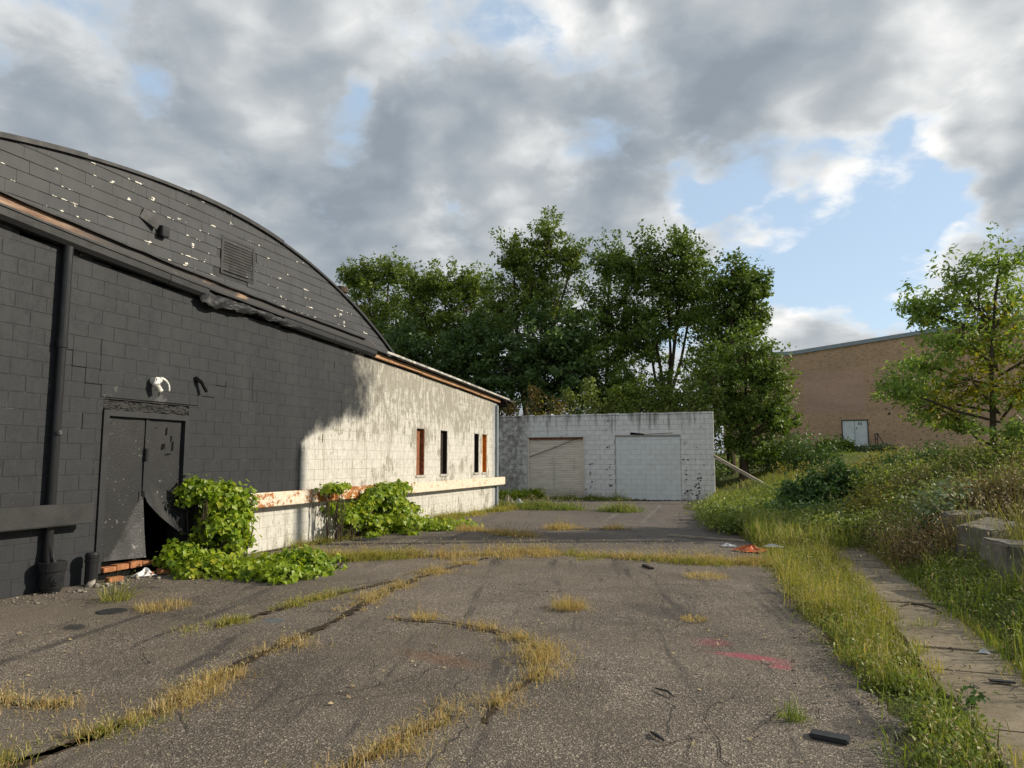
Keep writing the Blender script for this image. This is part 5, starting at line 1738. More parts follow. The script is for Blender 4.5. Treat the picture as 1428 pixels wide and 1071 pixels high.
def grass_obj(name, label, parts, mat, heads_=None, kind='stuff', cat=None, head_mat=None, origin=(0, 0, 0)):
    V, F = merge(parts)
    if heads_ is None:
        o = np_mesh(name, V, F, mat, origin=origin)
        tag(o, label, cat, kind=kind)
        return o
    t = empty(name, origin, label, cat, kind=kind)
    o = np_mesh('blades', V, F, mat, t)
    o['kind'] = 'stuff'
    V, F = heads_
    o = np_mesh('seed_heads', V, F, head_mat or GR_HEAD, t)
    o['kind'] = 'stuff'
    return t


def tufty(C, per, h, w, spread, rng=RNG, sd=.5):
    """blades grouped in tufts round the points C; every tuft has its own vigour"""
    m = len(C)
    vig = rng.lognormal(-.15, sd, m).clip(.25, 2.0)
    cnt = rng.poisson(per * vig).clip(3)
    idx = np.repeat(np.arange(m), cnt)
    n = len(idx)
    a = rng.uniform(0, 6.28, n)
    r = np.abs(rng.normal(0, 1, n)) * spread * vig[idx]
    P = C[idx].copy()
    P[:, 0] += np.cos(a) * r
    P[:, 1] += np.sin(a) * r
    P = on_ground(P[:, :2])
    hh = h * vig[idx] ** .7 * np.exp(-(r / (spread * 2.2 * vig[idx])) ** 2 * .5)
    V, F, tips = blades(P, hh, w, 1.35, rng, az=a + rng.normal(0, 1.2, n))
    return V, F, tips, P, hh


def strip_grass(label, pts, n, width, h, mat, lean=.6, w=.007, hfrac=.09, hs=.035, seam=.05):
    per = 42
    C = polyline_pts(pts, max(12, int(n / per * 1.15)), [q * .8 for q in width] if hasattr(width, '__len__') else width * .8)
    V, F, tips, P, hh = tufty(C, per, h * .50, w * .85, .045 + .2 * h, sd=.95)
    k = RNG.random(len(tips)) < hfrac
    V2, F2, tips2 = blades(P[k], hh[k] * 1.5, w * .4, lean)
    if seam:
        mb = MB()
        pa = np.array(pts, float)
        sg = np.concatenate([[0], np.cumsum(np.linalg.norm(np.diff(pa, axis=0), axis=1))])
        tt = np.arange(0, sg[-1], .08)
        for sgn in range(1):
            row = []
            for t_ in tt:
                x, y = np.interp(t_, sg, pa[:, 0]), np.interp(t_, sg, pa[:, 1])
                x2, y2 = np.interp(t_ + .05, sg, pa[:, 0]), np.interp(t_ + .05, sg, pa[:, 1])
                x0_, y0_ = np.interp(t_ - .05, sg, pa[:, 0]), np.interp(t_ - .05, sg, pa[:, 1])
                d = Vector((x2 - x0_, y2 - y0_, 0)).normalized()
                w_ = seam * random.uniform(.4, 1.3)
                o_ = random.uniform(-.03, .03)
                row.append(((x - d.y * (o_ + w_), y + d.x * (o_ + w_), .009), (x - d.y * (o_ - w_), y + d.x * (o_ - w_), .009)))
            for a_, b_ in zip(row[:-1], row[1:]):
                mb.add([a_[0], a_[1], b_[1], b_[0]], [(0, 1, 2, 3)])
        tag(mb.build('soil_seam', M_SEAM), 'dark soil filling an open joint of the asphalt under thin grass', kind='stuff')
    grass_obj('crack_grass', label, [(V, F), (V2, F2)], mat, heads(tips2, hs), origin=(float(P[:, 0].mean()), float(P[:, 1].mean()), 0))


S1 = [(-4.0, 2.4), (-3.73, 2.87), (-3.72, 3.25), (-3.69, 3.96), (-3.9, 4.76), (-4.08, 6.59), (-4.29, 7.52), (-4.46, 9.41), (-4.26, 11.2)]
strip_grass('long golden grass line in the asphalt joint running from the near left corner to the middle of the yard', S1, 9000, [.10, .16, .16, .12, .16, .26, .20, .30, .5], .13, GR_GOLD, w=.006)
strip_grass('thin greenish grass tufts along the near end of the left joint', [(-4.0, 2.6), (-3.72, 3.1), (-3.70, 3.5)], 1400, .22, .12, GR_MIX, w=.006)
strip_grass('short golden grass running towards the camera in the bottom middle of the yard', [(-2.2, 2.9), (-2.06, 3.5), (-1.98, 4.0), (-1.84, 4.36)], 2600, .20, .13, GR_GOLD, w=.006, hfrac=.05)
strip_grass('curved hook of dry golden grass in the middle of the yard', [(-1.66, 4.25), (-1.69, 4.72), (-1.62, 5.4), (-1.70, 5.75), (-2.0, 6.25), (-2.5, 6.55), (-3.0, 6.68), (-3.63, 6.67)], 3600, [.10, .12, .17, .20, .16, .08, .08, .10], .15, GR_GOLD, w=.006, hfrac=.06, seam=.022)
strip_grass('wide band of golden seeding grass across the yard', [(-7.6, 10.4), (-6.83, 10.6), (-5.6, 10.9), (-4.6, 11.3), (-4.06, 11.8), (-3.2, 12.0), (-2.35, 11.85), (-1.11, 11.8), (.2, 11.9)], 10500, [.15, .25, .45, .9, 1.0, .55, .40, .30, .35], .21, GR_GOLD, w=.009, hfrac=.16, hs=.05)
strip_grass('greener right half of the grass band across the yard', [(-3.2, 11.9), (-2.35, 11.75), (-1.11, 11.65), (.2, 11.8)], 3800, .40, .17, GR_MIX, w=.009, hfrac=.12, hs=.045)
strip_grass('narrow broken line of greenish gold grass left of the main joint', [(-5.0, 5.8), (-4.95, 6.4), (-4.9, 7.1), (-4.8, 7.8), (-4.6, 8.8)], 2200, [.22, .14, .12, .1, .1], .11, GR_MIX, w=.006)
strip_grass('low golden grass patch by the end of the white wall', [(-7.6, 15.0), (-6.85, 15.6), (-6.0, 15.2), (-5.0, 14.6), (-4.5, 14.4)], 5200, [.3, .5, .5, .4, .3], .20, GR_GOLD, w=.010, hs=.05)
strip_grass('small golden grass patch in front of the roller door', [(-4.7, 16.2), (-3.8, 16.5), (-2.9, 16.9)], 2600, .35, .22, GR_GOLD, w=.011, hs=.05)
strip_grass('tall green and yellow weeds along the foot of the garage', [(-9.6, 22.6), (-8.2, 22.8), (-6.8, 22.8), (-5.2, 22.6), (-3.9, 22.2)], 11000, [.7, .6, .9, 1.0, .5], .42, GR_GREEN, w=.018, hfrac=.12, hs=.07)
strip_grass('thin weeds against the foot of the garage wall', [(-10.5, 28.2), (-8, 28.4), (-5.8, 28.2), (-4.5, 28.6)], 3000, .5, .35, GR_GREEN, w=.018, hs=.06)
strip_grass('pale grass along the foot of the white block wall', [(-8.2, 10.6), (-8.1, 11.6), (-8.05, 12.6), (-7.9, 13.2)], 3600, .24, .28, GR_MIX, w=.010, hs=.05)
strip_grass('yellow-green grass beside the vine near the black door', [(-7.3, 10.4), (-6.8, 10.1), (-6.2, 10.3), (-5.6, 10.9)], 3800, .42, .22, GR_MIX, w=.009, hs=.04)
strip_grass('dry grass fringe at the far end of the white wall', [(-8.1, 17.6), (-8.0, 19.4), (-7.9, 21.0), (-7.6, 22.4)], 5200, .4, .26, GR_MIX, w=.013, hs=.05)
strip_grass('dry grass at the left edge of the yard', [(-5.3, 3.5), (-4.81, 3.57), (-4.3, 3.66)], 1200, .12, .10, GR_GOLD, w=.006)


def tuft(label, x, y, n, r, h, mat, w=.006, green=False):
    a = RNG.uniform(0, 6.28, n)
    rr = r * np.sqrt(RNG.random(n)) * .5
    xy = np.column_stack([x + np.cos(a) * rr, y + np.sin(a) * rr])
    P = on_ground(xy)
    V, F, tips = blades(P, h * (.5 + .7 * RNG.random(n)), w, 1.2, az=a + RNG.normal(0, .6, n))
    k = RNG.random(n) < .06
    V2, F2, t2 = blades(P[k], h * 1.3, w * .5, .5)
    t = empty('grass_tuft', (x, y, float(P[:, 2].mean())), label, 'grass tuft', 'single grass tufts in the yard')
    V, F = merge([(V, F), (V2, F2)])
    np_mesh('blades', V, F, mat, t)
    Vh, Fh = heads(t2, .03)
    np_mesh('seed_heads', Vh, Fh, GR_HEAD, t)['kind'] = 'stuff'


tuft('flat golden grass tuft on the bare asphalt in front of the black door', -6.19, 6.31, 420, .55, .11, GR_GOLD)
tuft('sparse upright weed tuft on the asphalt below the capped pipe stub', -7.0, 6.45, 160, .3, .26, GR_MIX)
tuft('round dry straw tuft alone in the centre of the yard', -2.02, 7.75, 380, .34, .15, GR_GOLD)
tuft('tiny flat straw tuft left of the pink paint mark', -.68, 7.58, 160, .26, .06, GR_GOLD)
tuft('low straw tuft just in front of the right end of the grass band', -.75, 10.35, 420, .6, .09, GR_GOLD)
tuft('small sprawling green tuft on the asphalt near the black rubber slab', .13, 4.95, 90, .16, .13, GR_GREEN)
tuft('spiky green grass tuft growing in a joint of the concrete walk', 1.42, 7.8, 130, .16, .22, GR_GREEN, .007)
tuft('small tuft beside the hook of golden grass', -3.25, 6.75, 160, .25, .13, GR_GOLD)


# weed strip between asphalt and walk
def right_strip():
    n = 52000
    y = RNG.uniform(2.6, 17.5, n)
    ex = edge_x(y) + .03 - .25 * RNG.random(n) ** 4
    x1 = np.interp(y, [2, 4.5, 6, 8, 12, 16], [1.06, 1.10, 1.16, 1.14, 1.18, 1.5])
    u = RNG.random(n)
    x = ex + (x1 - ex) * u
    c = np.sin(u * np.pi)
    keep = RNG.random(n) < (.10 + .90 * sstep(.34, .60, .6 * noise2(x, y, 3.2, 3) + .4 * noise2(x, y, 8.0, 4))) * (.35 + .65 * c) * sstep(2.0, 3.6, y + 1) * np.interp(y, [3, 4.2, 5, 6, 8], [.5, .7, .9, 1, 1])
    bare_ = (np.abs(y - 5.3) < .5) & (x < .98)
    keep &= ~(bare_ & (RNG.random(n) < .8))
    xy = np.column_stack([x, y])[keep]
    P = on_ground(xy)
    P[:, 2] = np.maximum(P[:, 2], -.03)
    far = sstep(5.0, 9.0, P[:, 1])
    g = RNG.random(len(P)) > far * .8
    vg = .22 + 1.25 * noise2(P[:, 0], P[:, 1], 9.0, 21) * (.55 + .9 * noise2(P[:, 0], P[:, 1], 2.6, 22))
    A = blades(P[g], .19 * vg[g], .0078, 1.1)
    Bm = blades(P[~g], .24 * vg[~g], .0075, .95)
    k = RNG.random(len(P)) < .09
    C = blades(P[k], .32 * vg[k], .004, .55)
    for (sx, sw, sn) in ((1.16, .05, 2600), (1.79, .07, 3000)):
        yy_ = RNG.uniform(3, 15.5, sn)
        kk_ = noise2(np.full(sn, sx), yy_, 2.4, 41) > .5
        Pp = np.column_stack([sx + RNG.normal(0, sw, sn), yy_, np.full(sn, .03)])[kk_]
        Bx = blades(Pp, .13, .006, .9)
        Bm = merge([Bm[:2], Bx[:2]])
    t = empty('verge_grass', (.8, 9, 0), 'ragged strip of green and golden foxtail grass between the asphalt and the concrete walk', kind='stuff')
    np_mesh('green_blades', A[0], A[1], GR_GREEN, t)['kind'] = 'stuff'
    V, F = merge([Bm[:2], C[:2]])
    np_mesh('golden_blades', V, F, GR_MIX, t)['kind'] = 'stuff'
    V, F = heads(C[2], .042)
    np_mesh('seed_heads', V, F, GR_HEAD, t)['kind'] = 'stuff'


right_strip()


def bank_grass():
    # near bank and slope to the right of the walk
    n = 190000
    x = 1.72 + RNG.random(n) ** 1.25 * 12
    y = 2.0 + RNG.random(n) ** 1.15 * 26
    nn = noise2(x, y, 1.2, 9)
    keep = (RNG.random(n) < .25 + .75 * sstep(.25, .55, nn)) & (x < .42 * y + 3.5)
    near_edge = (x - 1.72) < .22
    keep &= ~(near_edge & (RNG.random(n) < .5))
    x, y = x[keep], y[keep]
    P = on_ground(np.column_stack([x, y]))
    tone = noise2(x, y, .7, 12)
    low = (x < 2.5) & (y < 12)
    gsel = (low & (RNG.random(len(x)) < .85)) | (RNG.random(len(x)) < .15 + .45 * (tone < .45))
    hh = np.where(low, .20, .42)
    vg = .18 + 1.5 * noise2(x, y, 6.0, 23) ** 1.3 * (.4 + 1.2 * noise2(x, y, 1.9, 24))
    hh = hh * vg
    A = blades(P[gsel], (np.where(low, .25, .36) * vg)[gsel], np.where(low, .013, .010)[gsel], .75)
    Bm = blades(P[~gsel], hh[~gsel], .009, .45)
    k = (RNG.random(len(x)) < .05)
    C = blades(P[k], hh[k] * 1.45, .005, .4)
    t = empty('bank_grass', (4, 12, 1), 'tall mixed green and straw-coloured grass on the right-hand bank', kind='stuff')
    np_mesh('green_blades', A[0], A[1], GR_GREEN, t)['kind'] = 'stuff'
    V, F = merge([Bm[:2], C[:2]])
    np_mesh('straw_blades', V, F, GR_BANK, t)['kind'] = 'stuff'
    V, F = heads(C[2], .07)
    np_mesh('seed_heads', V, F, GR_HEAD, t)['kind'] = 'stuff'
    # tall seeding stalks standing above the rest
    n = 9000
    x = 2.2 + RNG.random(n) * 8
    y = 8 + RNG.random(n) * 20
    k = (noise2(x, y, 1.1, 51) > .5) & (x < .42 * y + 3.5) & (x > 2.4)
    P = on_ground(np.column_stack([x[k], y[k]]))
    C = blades(P, .85, .0075, .35)
    t = empty('tall_stalks', (5, 16, 1), 'tall straw stalks with seed heads standing over the bank grass', kind='stuff')
    np_mesh('stalks', C[0], C[1], GR_BANK, t)['kind'] = 'stuff'
    V, F = heads(np.concatenate([C[2], C[2] + np.array([.02, .0, -.05])]), .075)
    np_mesh('seed_heads', V, F, GR_HEAD, t)['kind'] = 'stuff'
    # meadow from the walk's end up to the brick building
    n = 90000
    y = 14 + RNG.random(n) ** 1.4 * 40
    x = np.interp(y, [14, 18, 22, 30, 36], [-.1, -.7, -1.4, -1.6, -4]) + RNG.random(n) * (4 + y * .42)
    nn = noise2(x, y, .8, 19)
    lawn = sstep(33, 40, y)
    keep = RNG.random(n) < (.3 + .7 * nn) * (1 - .35 * lawn)
    x, y, nn = x[keep], y[keep], nn[keep]
    P = on_ground(np.column_stack([x, y]))
    h = (.26 + .32 * nn) * (1 - .78 * sstep(31, 37, y))
    w = .010 + .0006 * y
    g = RNG.random(len(x)) < .55
    t = empty('meadow_grass', (4, 30, 1), 'rough meadow grass rising to the brick building', kind='stuff')
    A = blades(P[g], h[g], w[g], .5)
    np_mesh('green_blades', A[0], A[1], GR_GREEN, t)['kind'] = 'stuff'
    A = blades(P[~g], h[~g] * 1.1, w[~g], .45)
    np_mesh('straw_blades', A[0], A[1], GR_BANK, t)['kind'] = 'stuff'


bank_grass()


# leafy weeds: forbs made of stems with small leaves
def forbs(name, label, spots, n, h, leaf, mat, seed, tmpl=LEAF_SIMPLE, per=22, spread=.16, cat=None, group=None, kind='stuff'):
    rng = np.random.default_rng(seed)
    w = np.array([s[4] for s in spots], float); w /= w.sum()
    wi = rng.choice(len(spots), n, p=w)
    sp = np.array([s[:4] for s in spots])[wi]
    a = rng.uniform(0, 6.28, n); r = np.sqrt(rng.random(n))
    xy = np.column_stack([sp[:, 0] + np.cos(a) * r * sp[:, 2], sp[:, 1] + np.sin(a) * r * sp[:, 3]])
    P = on_ground(xy)
    hh = h * rng.uniform(.55, 1.25, n)
    lean = rng.normal(0, .22, (n, 2)) * hh[:, None]
    u = rng.uniform(.12, 1.02, (n, per))
    Q = P[:, None, :] + np.stack([lean[:, :1] * u ** 1.5, lean[:, 1:] * u ** 1.5, hh[:, None] * u], -1)
    Q = Q.reshape(-1, 3) + rng.normal(0, 1, (n * per, 3)) * spread * np.array([1, 1, .5]) * (1.15 - u.reshape(-1, 1) * .6) * min(1.0, h * 2)
    N = rng.normal(0, .6, (len(Q), 3)) + np.array([0, 0, .8])
    Rm = frames(N, rng.uniform(0, 6.28, len(Q)))
    V, F = scatter(tmpl[0], tmpl[1], Q, Rm, leaf * rng.uniform(.55, 1.35, len(Q)))
    cx, cy = np.mean(P[:, 0]), np.mean(P[:, 1])
    t = empty(name, (cx, cy, float(hgt(cx, cy))), label, cat, group, kind)
    o = np_mesh('leaves', V, F, mat, t)
    o['kind'] = 'stuff'
    s = blades(P, hh, .008, .15, rng)
    np_mesh('stems', s[0], s[1], M_STEM, t)['kind'] = 'stuff'
    return t


M_STEM = plain('weed_stems', (0.11, 0.10, 0.045), 0.8, 0.2)
forbs('weed_cover', 'green leafy weeds between the garage corner and the end of the walk', [(-.6, 20.5, 1.0, 3.0, 3), (-.5, 17.8, .7, 1.6, 1.5), (.2, 24, 1.6, 3.5, 3), (-1.0, 26, .5, 2.4, 1), (.6, 16.6, .9, 1.2, 1.5)], 1500, .42, .085, LF_WEED, 51)
forbs('weed_cover', 'knee-high leafy weeds over the end of the concrete walk', [(1.7, 15.8, .9, 1.2, 2), (2.0, 17.5, 1.1, 1.5, 2), (2.5, 14.2, .7, 1.6, 2), (3.0, 17, 1.0, 2, 1.5)], 1500, .52, .065, LF_WEED, 52)
forbs('weed_cover', 'patchy leafy weeds and brambles over the slope of the right-hand bank', [(3.6, 15.5, 1.2, 1.6, 2), (4.6, 21, 2.0, 2.5, 3), (2.6, 21, 1.4, 2.5, 2.5), (2.0, 25, 2.0, 3, 2.5), (6.5, 17.5, 1.6, 2, 1.5), (5.5, 13.5, 1.2, 1.6, 1), (4.5, 27, 3, 3, 2)], 3800, .62, .075, LF_WEED, 66)
forbs('seed_stalk_weeds', 'brown gone-to-seed weeds left of the concrete blocks', [(2.15, 12.0, .5, 1.2, 1.2), (2.4, 13.6, .7, 1.3, 1.6), (3.2, 14.6, .9, 1.2, 1.4), (3.6, 12.6, .6, .9, .8)], 300, .62, .035, LF_BROWN, 53, per=60)
forbs('pale_weed', 'pale grey-green broad-leaved weed behind the brown seed stalks', [(2.75, 13.2, .35, .45, 1)], 60, .85, .10, LF_PALE, 54, per=26, cat='weed', kind=None)
forbs('weed_cover', 'low dark weeds at the foot of the concrete blocks', [(2.1, 8.8, .35, 1.2, 2), (2.2, 10.3, .35, .8, 2), (2.45, 7.4, .5, .9, 1.5), (2.2, 6.2, .3, 1, 1)], 240, .20, .036, LF_WEED, 55)
forbs('weed_cover', 'waist-high mixed weeds along the top of the bank before the brick building', [(6, 24, 3.5, 2.5, 3), (3.5, 22, 1.6, 2.0, 2), (8, 30, 4, 3, 2), (4.2, 27, 2.2, 3, 2), (7.5, 20, 2, 2, 2)], 1500, .45, .085, LF_WEED, 56)
forbs('seed_stalk_weeds', 'rusty brown stalks on the bank under the young ash tree', [(3.4, 18.5, 1.2, 1.4, 2), (5.0, 17.5, 1.0, 1.2, 2), (5.4, 19.2, .9, .9, 2), (6.5, 22, 2.0, 1.5, 2), (4.6, 14.4, .8, .9, 1)], 420, .72, .04, LF_BROWN, 57, per=50)
forbs('weed_cover', 'thin leafy weeds along the strip of verge grass', [(.8, 6.2, .22, 1.0, 1), (.7, 8.5, .3, 1.6, 2), (.95, 4.6, .2, .8, 1.6), (.6, 12, .4, 2.2, 2)], 380, .20, .030, LF_WEED, 58, per=16)
forbs('weed_clump', 'yellow-flowering green weed clump left of the brick building door', [(5.0, 54.5, 1.0, .8, 1)], 110, .75, .2, LF_FAR2, 59, per=60, cat='weed', kind=None)
forbs('weed_clump', 'dry pale stalks growing before the landing of the brick building', [(7.6, 54.8, 1.2, .6, 1)], 130, .55, .12, LF_PALE, 60, per=30, cat='weed', kind=None)
forbs('weed', 'single upright leafy weed beside the walk at the bottom right', [(1.20, 5.35, .03, .03, 1)], 3, .20, .045, LF_SHRUB, 61, per=26, cat='weed', kind=None, spread=.06)
forbs('weed_cover', 'small green weeds sprouting at the foot of the roller door', [(-9.7, 27.6, .7, .5, 1), (-8.9, 28.4, .5, .3, 1)], 130, .32, .10, LF_VINE, 62)
forbs('weed_cover', 'dark undergrowth beneath the trees behind the garage', [(-13, 33, 3, 1.5, 2), (-18, 32, 4, 2, 2), (-6, 37.5, 4.5, 1.2, 3), (1.5, 36.5, 2.0, 1.5, 1)], 1300, 1.5, .16, LF_DARK, 63, per=24, spread=.35)


for q, (lab, spots, n_, h_, lf, mt, per_) in enumerate((
        ('yellow-green weeds mounded on the lower slope right of the walk', [(2.6, 15.5, .7, 1.2, 2), (3.4, 18.6, .9, 1.2, 2), (2.2, 19.0, .8, 1.4, 2), (4.2, 16.2, .5, .8, 1)], 900, .62, .060, LF_WEED, 26),
        ('tall brown seed stalks scattered over the upper bank', [(4.6, 20.5, 1.5, 1.5, 2), (3.3, 16.5, .5, .9, 1.3), (6.2, 20, 1.5, 1.5, 1.5), (3.6, 13.6, .4, .6, 1)], 380, .85, .035, LF_BROWN, 46),
        ('pale grey-green forbs dotted over the bank', [(3.0, 15.0, .5, .8, 1), (4.8, 23, 1.6, 1.5, 2), (2.6, 23.5, 1.0, 1.5, 1.5)], 150, .7, .085, LF_PALE, 24),
        ('dark nettle-like weeds in the hollow beyond the walk', [(1.6, 17.6, .6, .8, 2), (.6, 18.6, .5, 1.0, 1.4), (2.6, 17.2, .5, .7, 1)], 420, .55, .075, LF_SHRUB, 28),
        ('golden-topped weeds in front of the brick building', [(8, 26, 2.5, 2, 2), (6, 31, 3, 2, 2), (3, 31, 2.5, 2, 1.5)], 420, .75, .075, LF_YELW, 26))):
    forbs('weed_cover', lab, spots, n_, h_, lf, mt, 80 + q, per=per_)

for q, (lab, x, y, rx, ry, n_, h_, lf, mt) in enumerate((
        ('rounded green weed mound just right of the dark shrub', 2.9, 19.5, .8, .7, 260, .95, .075, LF_WEED),
        ('low yellowish weed mound at the right edge of the walk end', 2.3, 16.6, .6, .6, 240, .75, .06, LF_YELW),
        ('green weed mound beneath the young ash tree', 4.4, 17.4, .8, .6, 260, .85, .075, LF_WEED),
        ('dark weed mound on the crest left of the young ash tree', 3.9, 22.5, 1.0, .7, 260, 1.0, .085, LF_SHRUB),
        ('pale yellow weed mound on the crest before the brick building door', 3.2, 25.5, 1.1, .8, 260, .9, .085, LF_YELW),
        ('green weed mound on the crest at the right edge of the view', 6.6, 20.5, 1.0, .8, 280, 1.0, .085, LF_WEED),
        ('brownish weed mound behind the rearmost concrete block', 3.4, 13.9, .6, .6, 240, .75, .05, LF_BROWN))):
    forbs('weed_mound', lab, [(x, y, rx, ry, 1)], n_, h_, lf, mt, 120 + q, per=34, cat='weeds', kind=None, spread=.2, group='weed mounds on the bank')

# ------------------------------------------------------------------ concrete blocks on the bank
def conc_block(label, x, y, z, lx, ly, lz, rz, tilt, seed):
    import bmesh
    rnd = random.Random(seed)
    bm = bmesh.new()
    bmesh.ops.create_cube(bm, size=1)
    bmesh.ops.scale(bm, vec=(lx, ly, lz), verts=bm.verts)
    bmesh.ops.bevel(bm, geom=bm.edges[:], offset=.025, segments=2, affect='EDGES')
    bmesh.ops.triangulate(bm, faces=bm.faces[:])
    bmesh.ops.subdivide_edges(bm, edges=bm.edges[:], cuts=2, use_grid_fill=True)
    for v in bm.verts:
        v.co += Vector((rnd.gauss(0, 1), rnd.gauss(0, 1), rnd.gauss(0, 1))) * .006
        v.co += v.co.normalized() * .02 * math.sin(v.co.x * 9 + seed) * math.sin(v.co.y * 7) * math.cos(v.co.z * 8)
    me = bpy.data.meshes.new('concrete_block')
    bm.to_mesh(me); bm.free()
    me.materials.append(M_CBLOCK)
    o = bpy.data.objects.new('concrete_block', me)
    link(o)
    o.location = (x, y, z)
    o.rotation_euler = (R(tilt[0]), R(tilt[1]), R(rz))
    tag(o, label, 'concrete block', 'old concrete blocks along the bank')


conc_block('rearmost old concrete block, half overgrown by weeds on the bank', 2.92, 12.6, .60, .60, .45, .42, 6, (4, -3), 1)
conc_block('middle old concrete block on the bank, long and tilted down to the right', 2.86, 11.35, .52, .42, .95, .46, -34, (4, 7), 2)
conc_block('nearest old concrete block on the bank at the right edge of the photo', 2.86, 10.0, .42, .66, .60, .44, 14, (2, 3), 3)

# ------------------------------------------------------------------ leaning plank
o = MB().bar((-1.62, 28.0, 1.72), (.28, 27.2, .62), .09, .11).build('leaning_plank', M_PLANK, origin=(-.7, 27.6, 1.0))
tag(o, 'long weathered grey plank leaning against the right corner of the garage', 'plank')

# utility pole standing out of frame; its shadow falls across the yard
up = empty('utility_pole', (8.9, 19.42, 1.2), 'tall timber utility pole on the bank beyond the right edge of the yard', 'utility pole')
MB().lathe((8.9, 19.42, 0), [(.15, .9), (.14, 4), (.12, 11.4), (.0, 11.42)], 12).build('pole', M_POLE, up)
MB().tube([(8.9, 19.42, 11.40), (8.9, 19.42, 11.55)], .05, 8).build('insulator', M_WHITE, up)

# ------------------------------------------------------------------ loose things
c = (XW + .17, 7.12, 0)
t = empty('pipe_stub', (c[0], c[1], 0), 'short black capped pipe stub standing at the wall left of the door', 'pipe')
MB().lathe(c, [(.075, 0), (.075, .30), (.068, .31)], 20).build('pipe', M_BLACKG, t)
MB().lathe(c, [(.083, .29), (.085, .33), (.079, .335), (.079, .345), (.085, .35), (.085, .39), (.070, .415), (.02, .42)], 20).build('cap', M_BLACKG, t)


def brick(label, x, y, z, rz, tilt, s=1.0, mat=None):
    mb = MB().box(-.10 * s, .10 * s, -.05, .05, -.03, .03, .005)
    o = mb.build('loose_brick', mat or M_BRICKBIT)
    o.location = (x, y, z)
    o.rotation_euler = (R(tilt), 0, R(rz))
    tag(o, label, 'brick', 'bricks fallen by the door')


brick('whole orange brick lying on the ground under the left edge of the black door', -8.12, 7.45, .03, 80, 0)
brick('broken orange brick piece beside the white plastic under the torn door', -8.02, 7.93, .03, 120, 12, .7)
brick('orange brick half hidden by vine leaves under the torn door', -7.96, 8.12, .05, 60, 8, .8)


def film(name, label, cat, x, y, z, rx, ry, h, mat, seed):
    rnd = random.Random(seed)
    ph = [rnd.uniform(0, 6) for _ in range(6)]

    def f(u, v):
        a, r = u * 2 * math.pi, v
        q = (1 + .25 * math.sin(3 * a + ph[0]) + .15 * math.sin(5 * a + ph[1])) * r
        zz = z + h * (1 - r ** 1.5) * (.7 + .5 * math.sin(4 * a + ph[2] + r * 5)) + .02 * h * math.sin(r * 20 + ph[3])
        return (x + rx * q * math.cos(a), y + ry * q * math.sin(a), max(.004, zz))
    o = MB().grid(f, 36, 8).build(name, mat, origin=(x, y, z))
    return tag(o, label, cat)


film('plastic_sheet', 'crumpled white plastic sheet under the torn corner of the black door', 'plastic sheet', -8.05, 7.88, .02, .10, .14, .09, M_PLASTIC, 1)
film('orange_wrapper', 'crumpled orange plastic wrapper at the right edge of the yard', 'wrapper', -.20, 13.4, .02, .26, .18, .09, M_ORPLASTIC, 2)
film('plastic_scrap', 'thin white plastic scrap right of the orange wrapper', 'plastic scrap', .15, 13.45, .10, .16, .04, .04, M_PLASTIC, 3)
film('plastic_scrap', 'pale crumpled scrap just left behind the orange wrapper', 'plastic scrap', -.62, 14.0, .02, .12, .07, .05, M_PLASTIC, 4)
film('plastic_scrap', 'small white scrap lying on the right edge of the concrete walk', 'plastic scrap', 1.66, 6.9, .05, .035, .025, .03, M_PLASTIC, 5)
film('plastic_scrap', 'small white rubbish at the corner between the white wall and the garage', 'plastic scrap', -8.35, 25.0, .02, .16, .12, .16, M_PLASTIC, 6)
film('plastic_bag', 'small white plastic bag by the hedge foot at the far left of the garage', 'plastic bag', -8.9, 25.4, .02, .18, .16, .26, M_PLANK, 7)

o = MB().box(.22, .43, 4.62, 4.72, .004, .03, .008).build('rubber_slab', M_RUBBER, origin=(.32, 4.67, 0))
tag(o, 'flat black rubber slab lying on the asphalt at the bottom right', 'rubber slab')
o.rotation_euler = (0, 0, R(-14))
o = MB().tube([(1.34, 8.6, .075), (1.44, 8.72, .085), (1.56, 8.72, .082), (1.66, 8.58, .07), (1.68, 8.46, .06)], [.008, .012, .012, .010, .006], 6).build('bent_stick', M_BARK)
tag(o, 'dark bent stick lying across the concrete walk', 'stick')
o = MB().box(1.47, 1.63, 6.02, 6.07, .05, .062, .004).build('dark_strip', M_RUBBER, origin=(1.55, 6.04, .05))
tag(o, 'thin dark strip lying on the near end of the concrete walk', 'strip')
o = MB().tube([(-.66, 4.42, .012), (-.62, 4.36, .02), (-.57, 4.32, .012)], [.007, .011, .005], 6).build('asphalt_lump', M_RUBBER)
tag(o, 'dark twisted bit of rubber on the asphalt in the bottom middle', 'rubber scrap')
o = MB().tube([(-.75, 5.25, .012), (-.66, 5.18, .022), (-.60, 5.10, .012)], [.005, .008, .004], 6).build('asphalt_lump', M_RUBBER)
tag(o, 'short dark twig-like rubber scrap in the middle of the yard', 'rubber scrap')
o = MB().bar((-1.70, 11.0, .03), (-1.54, 10.75, .02), .06, .03).build('timber_offcut', M_WINDARK)
tag(o, 'short dark timber offcut lying at the front of the grass band', 'timber offcut')
o = MB().box(-1.0, -.82, 18.4, 18.5, 0.004, .07, .01).build('dark_block', M_RUBBER, origin=(-.9, 18.45, 0))
tag(o, 'small dark block on the asphalt near the weeds at the far right of the yard', 'block')
o = MB().bar((-1.9, 15.6, .02), (-.35, 14.9, .03), .05, .03).build('thin_board', M_PLANK)
tag(o, 'thin pale board lying on the asphalt left of the orange wrapper', 'board')

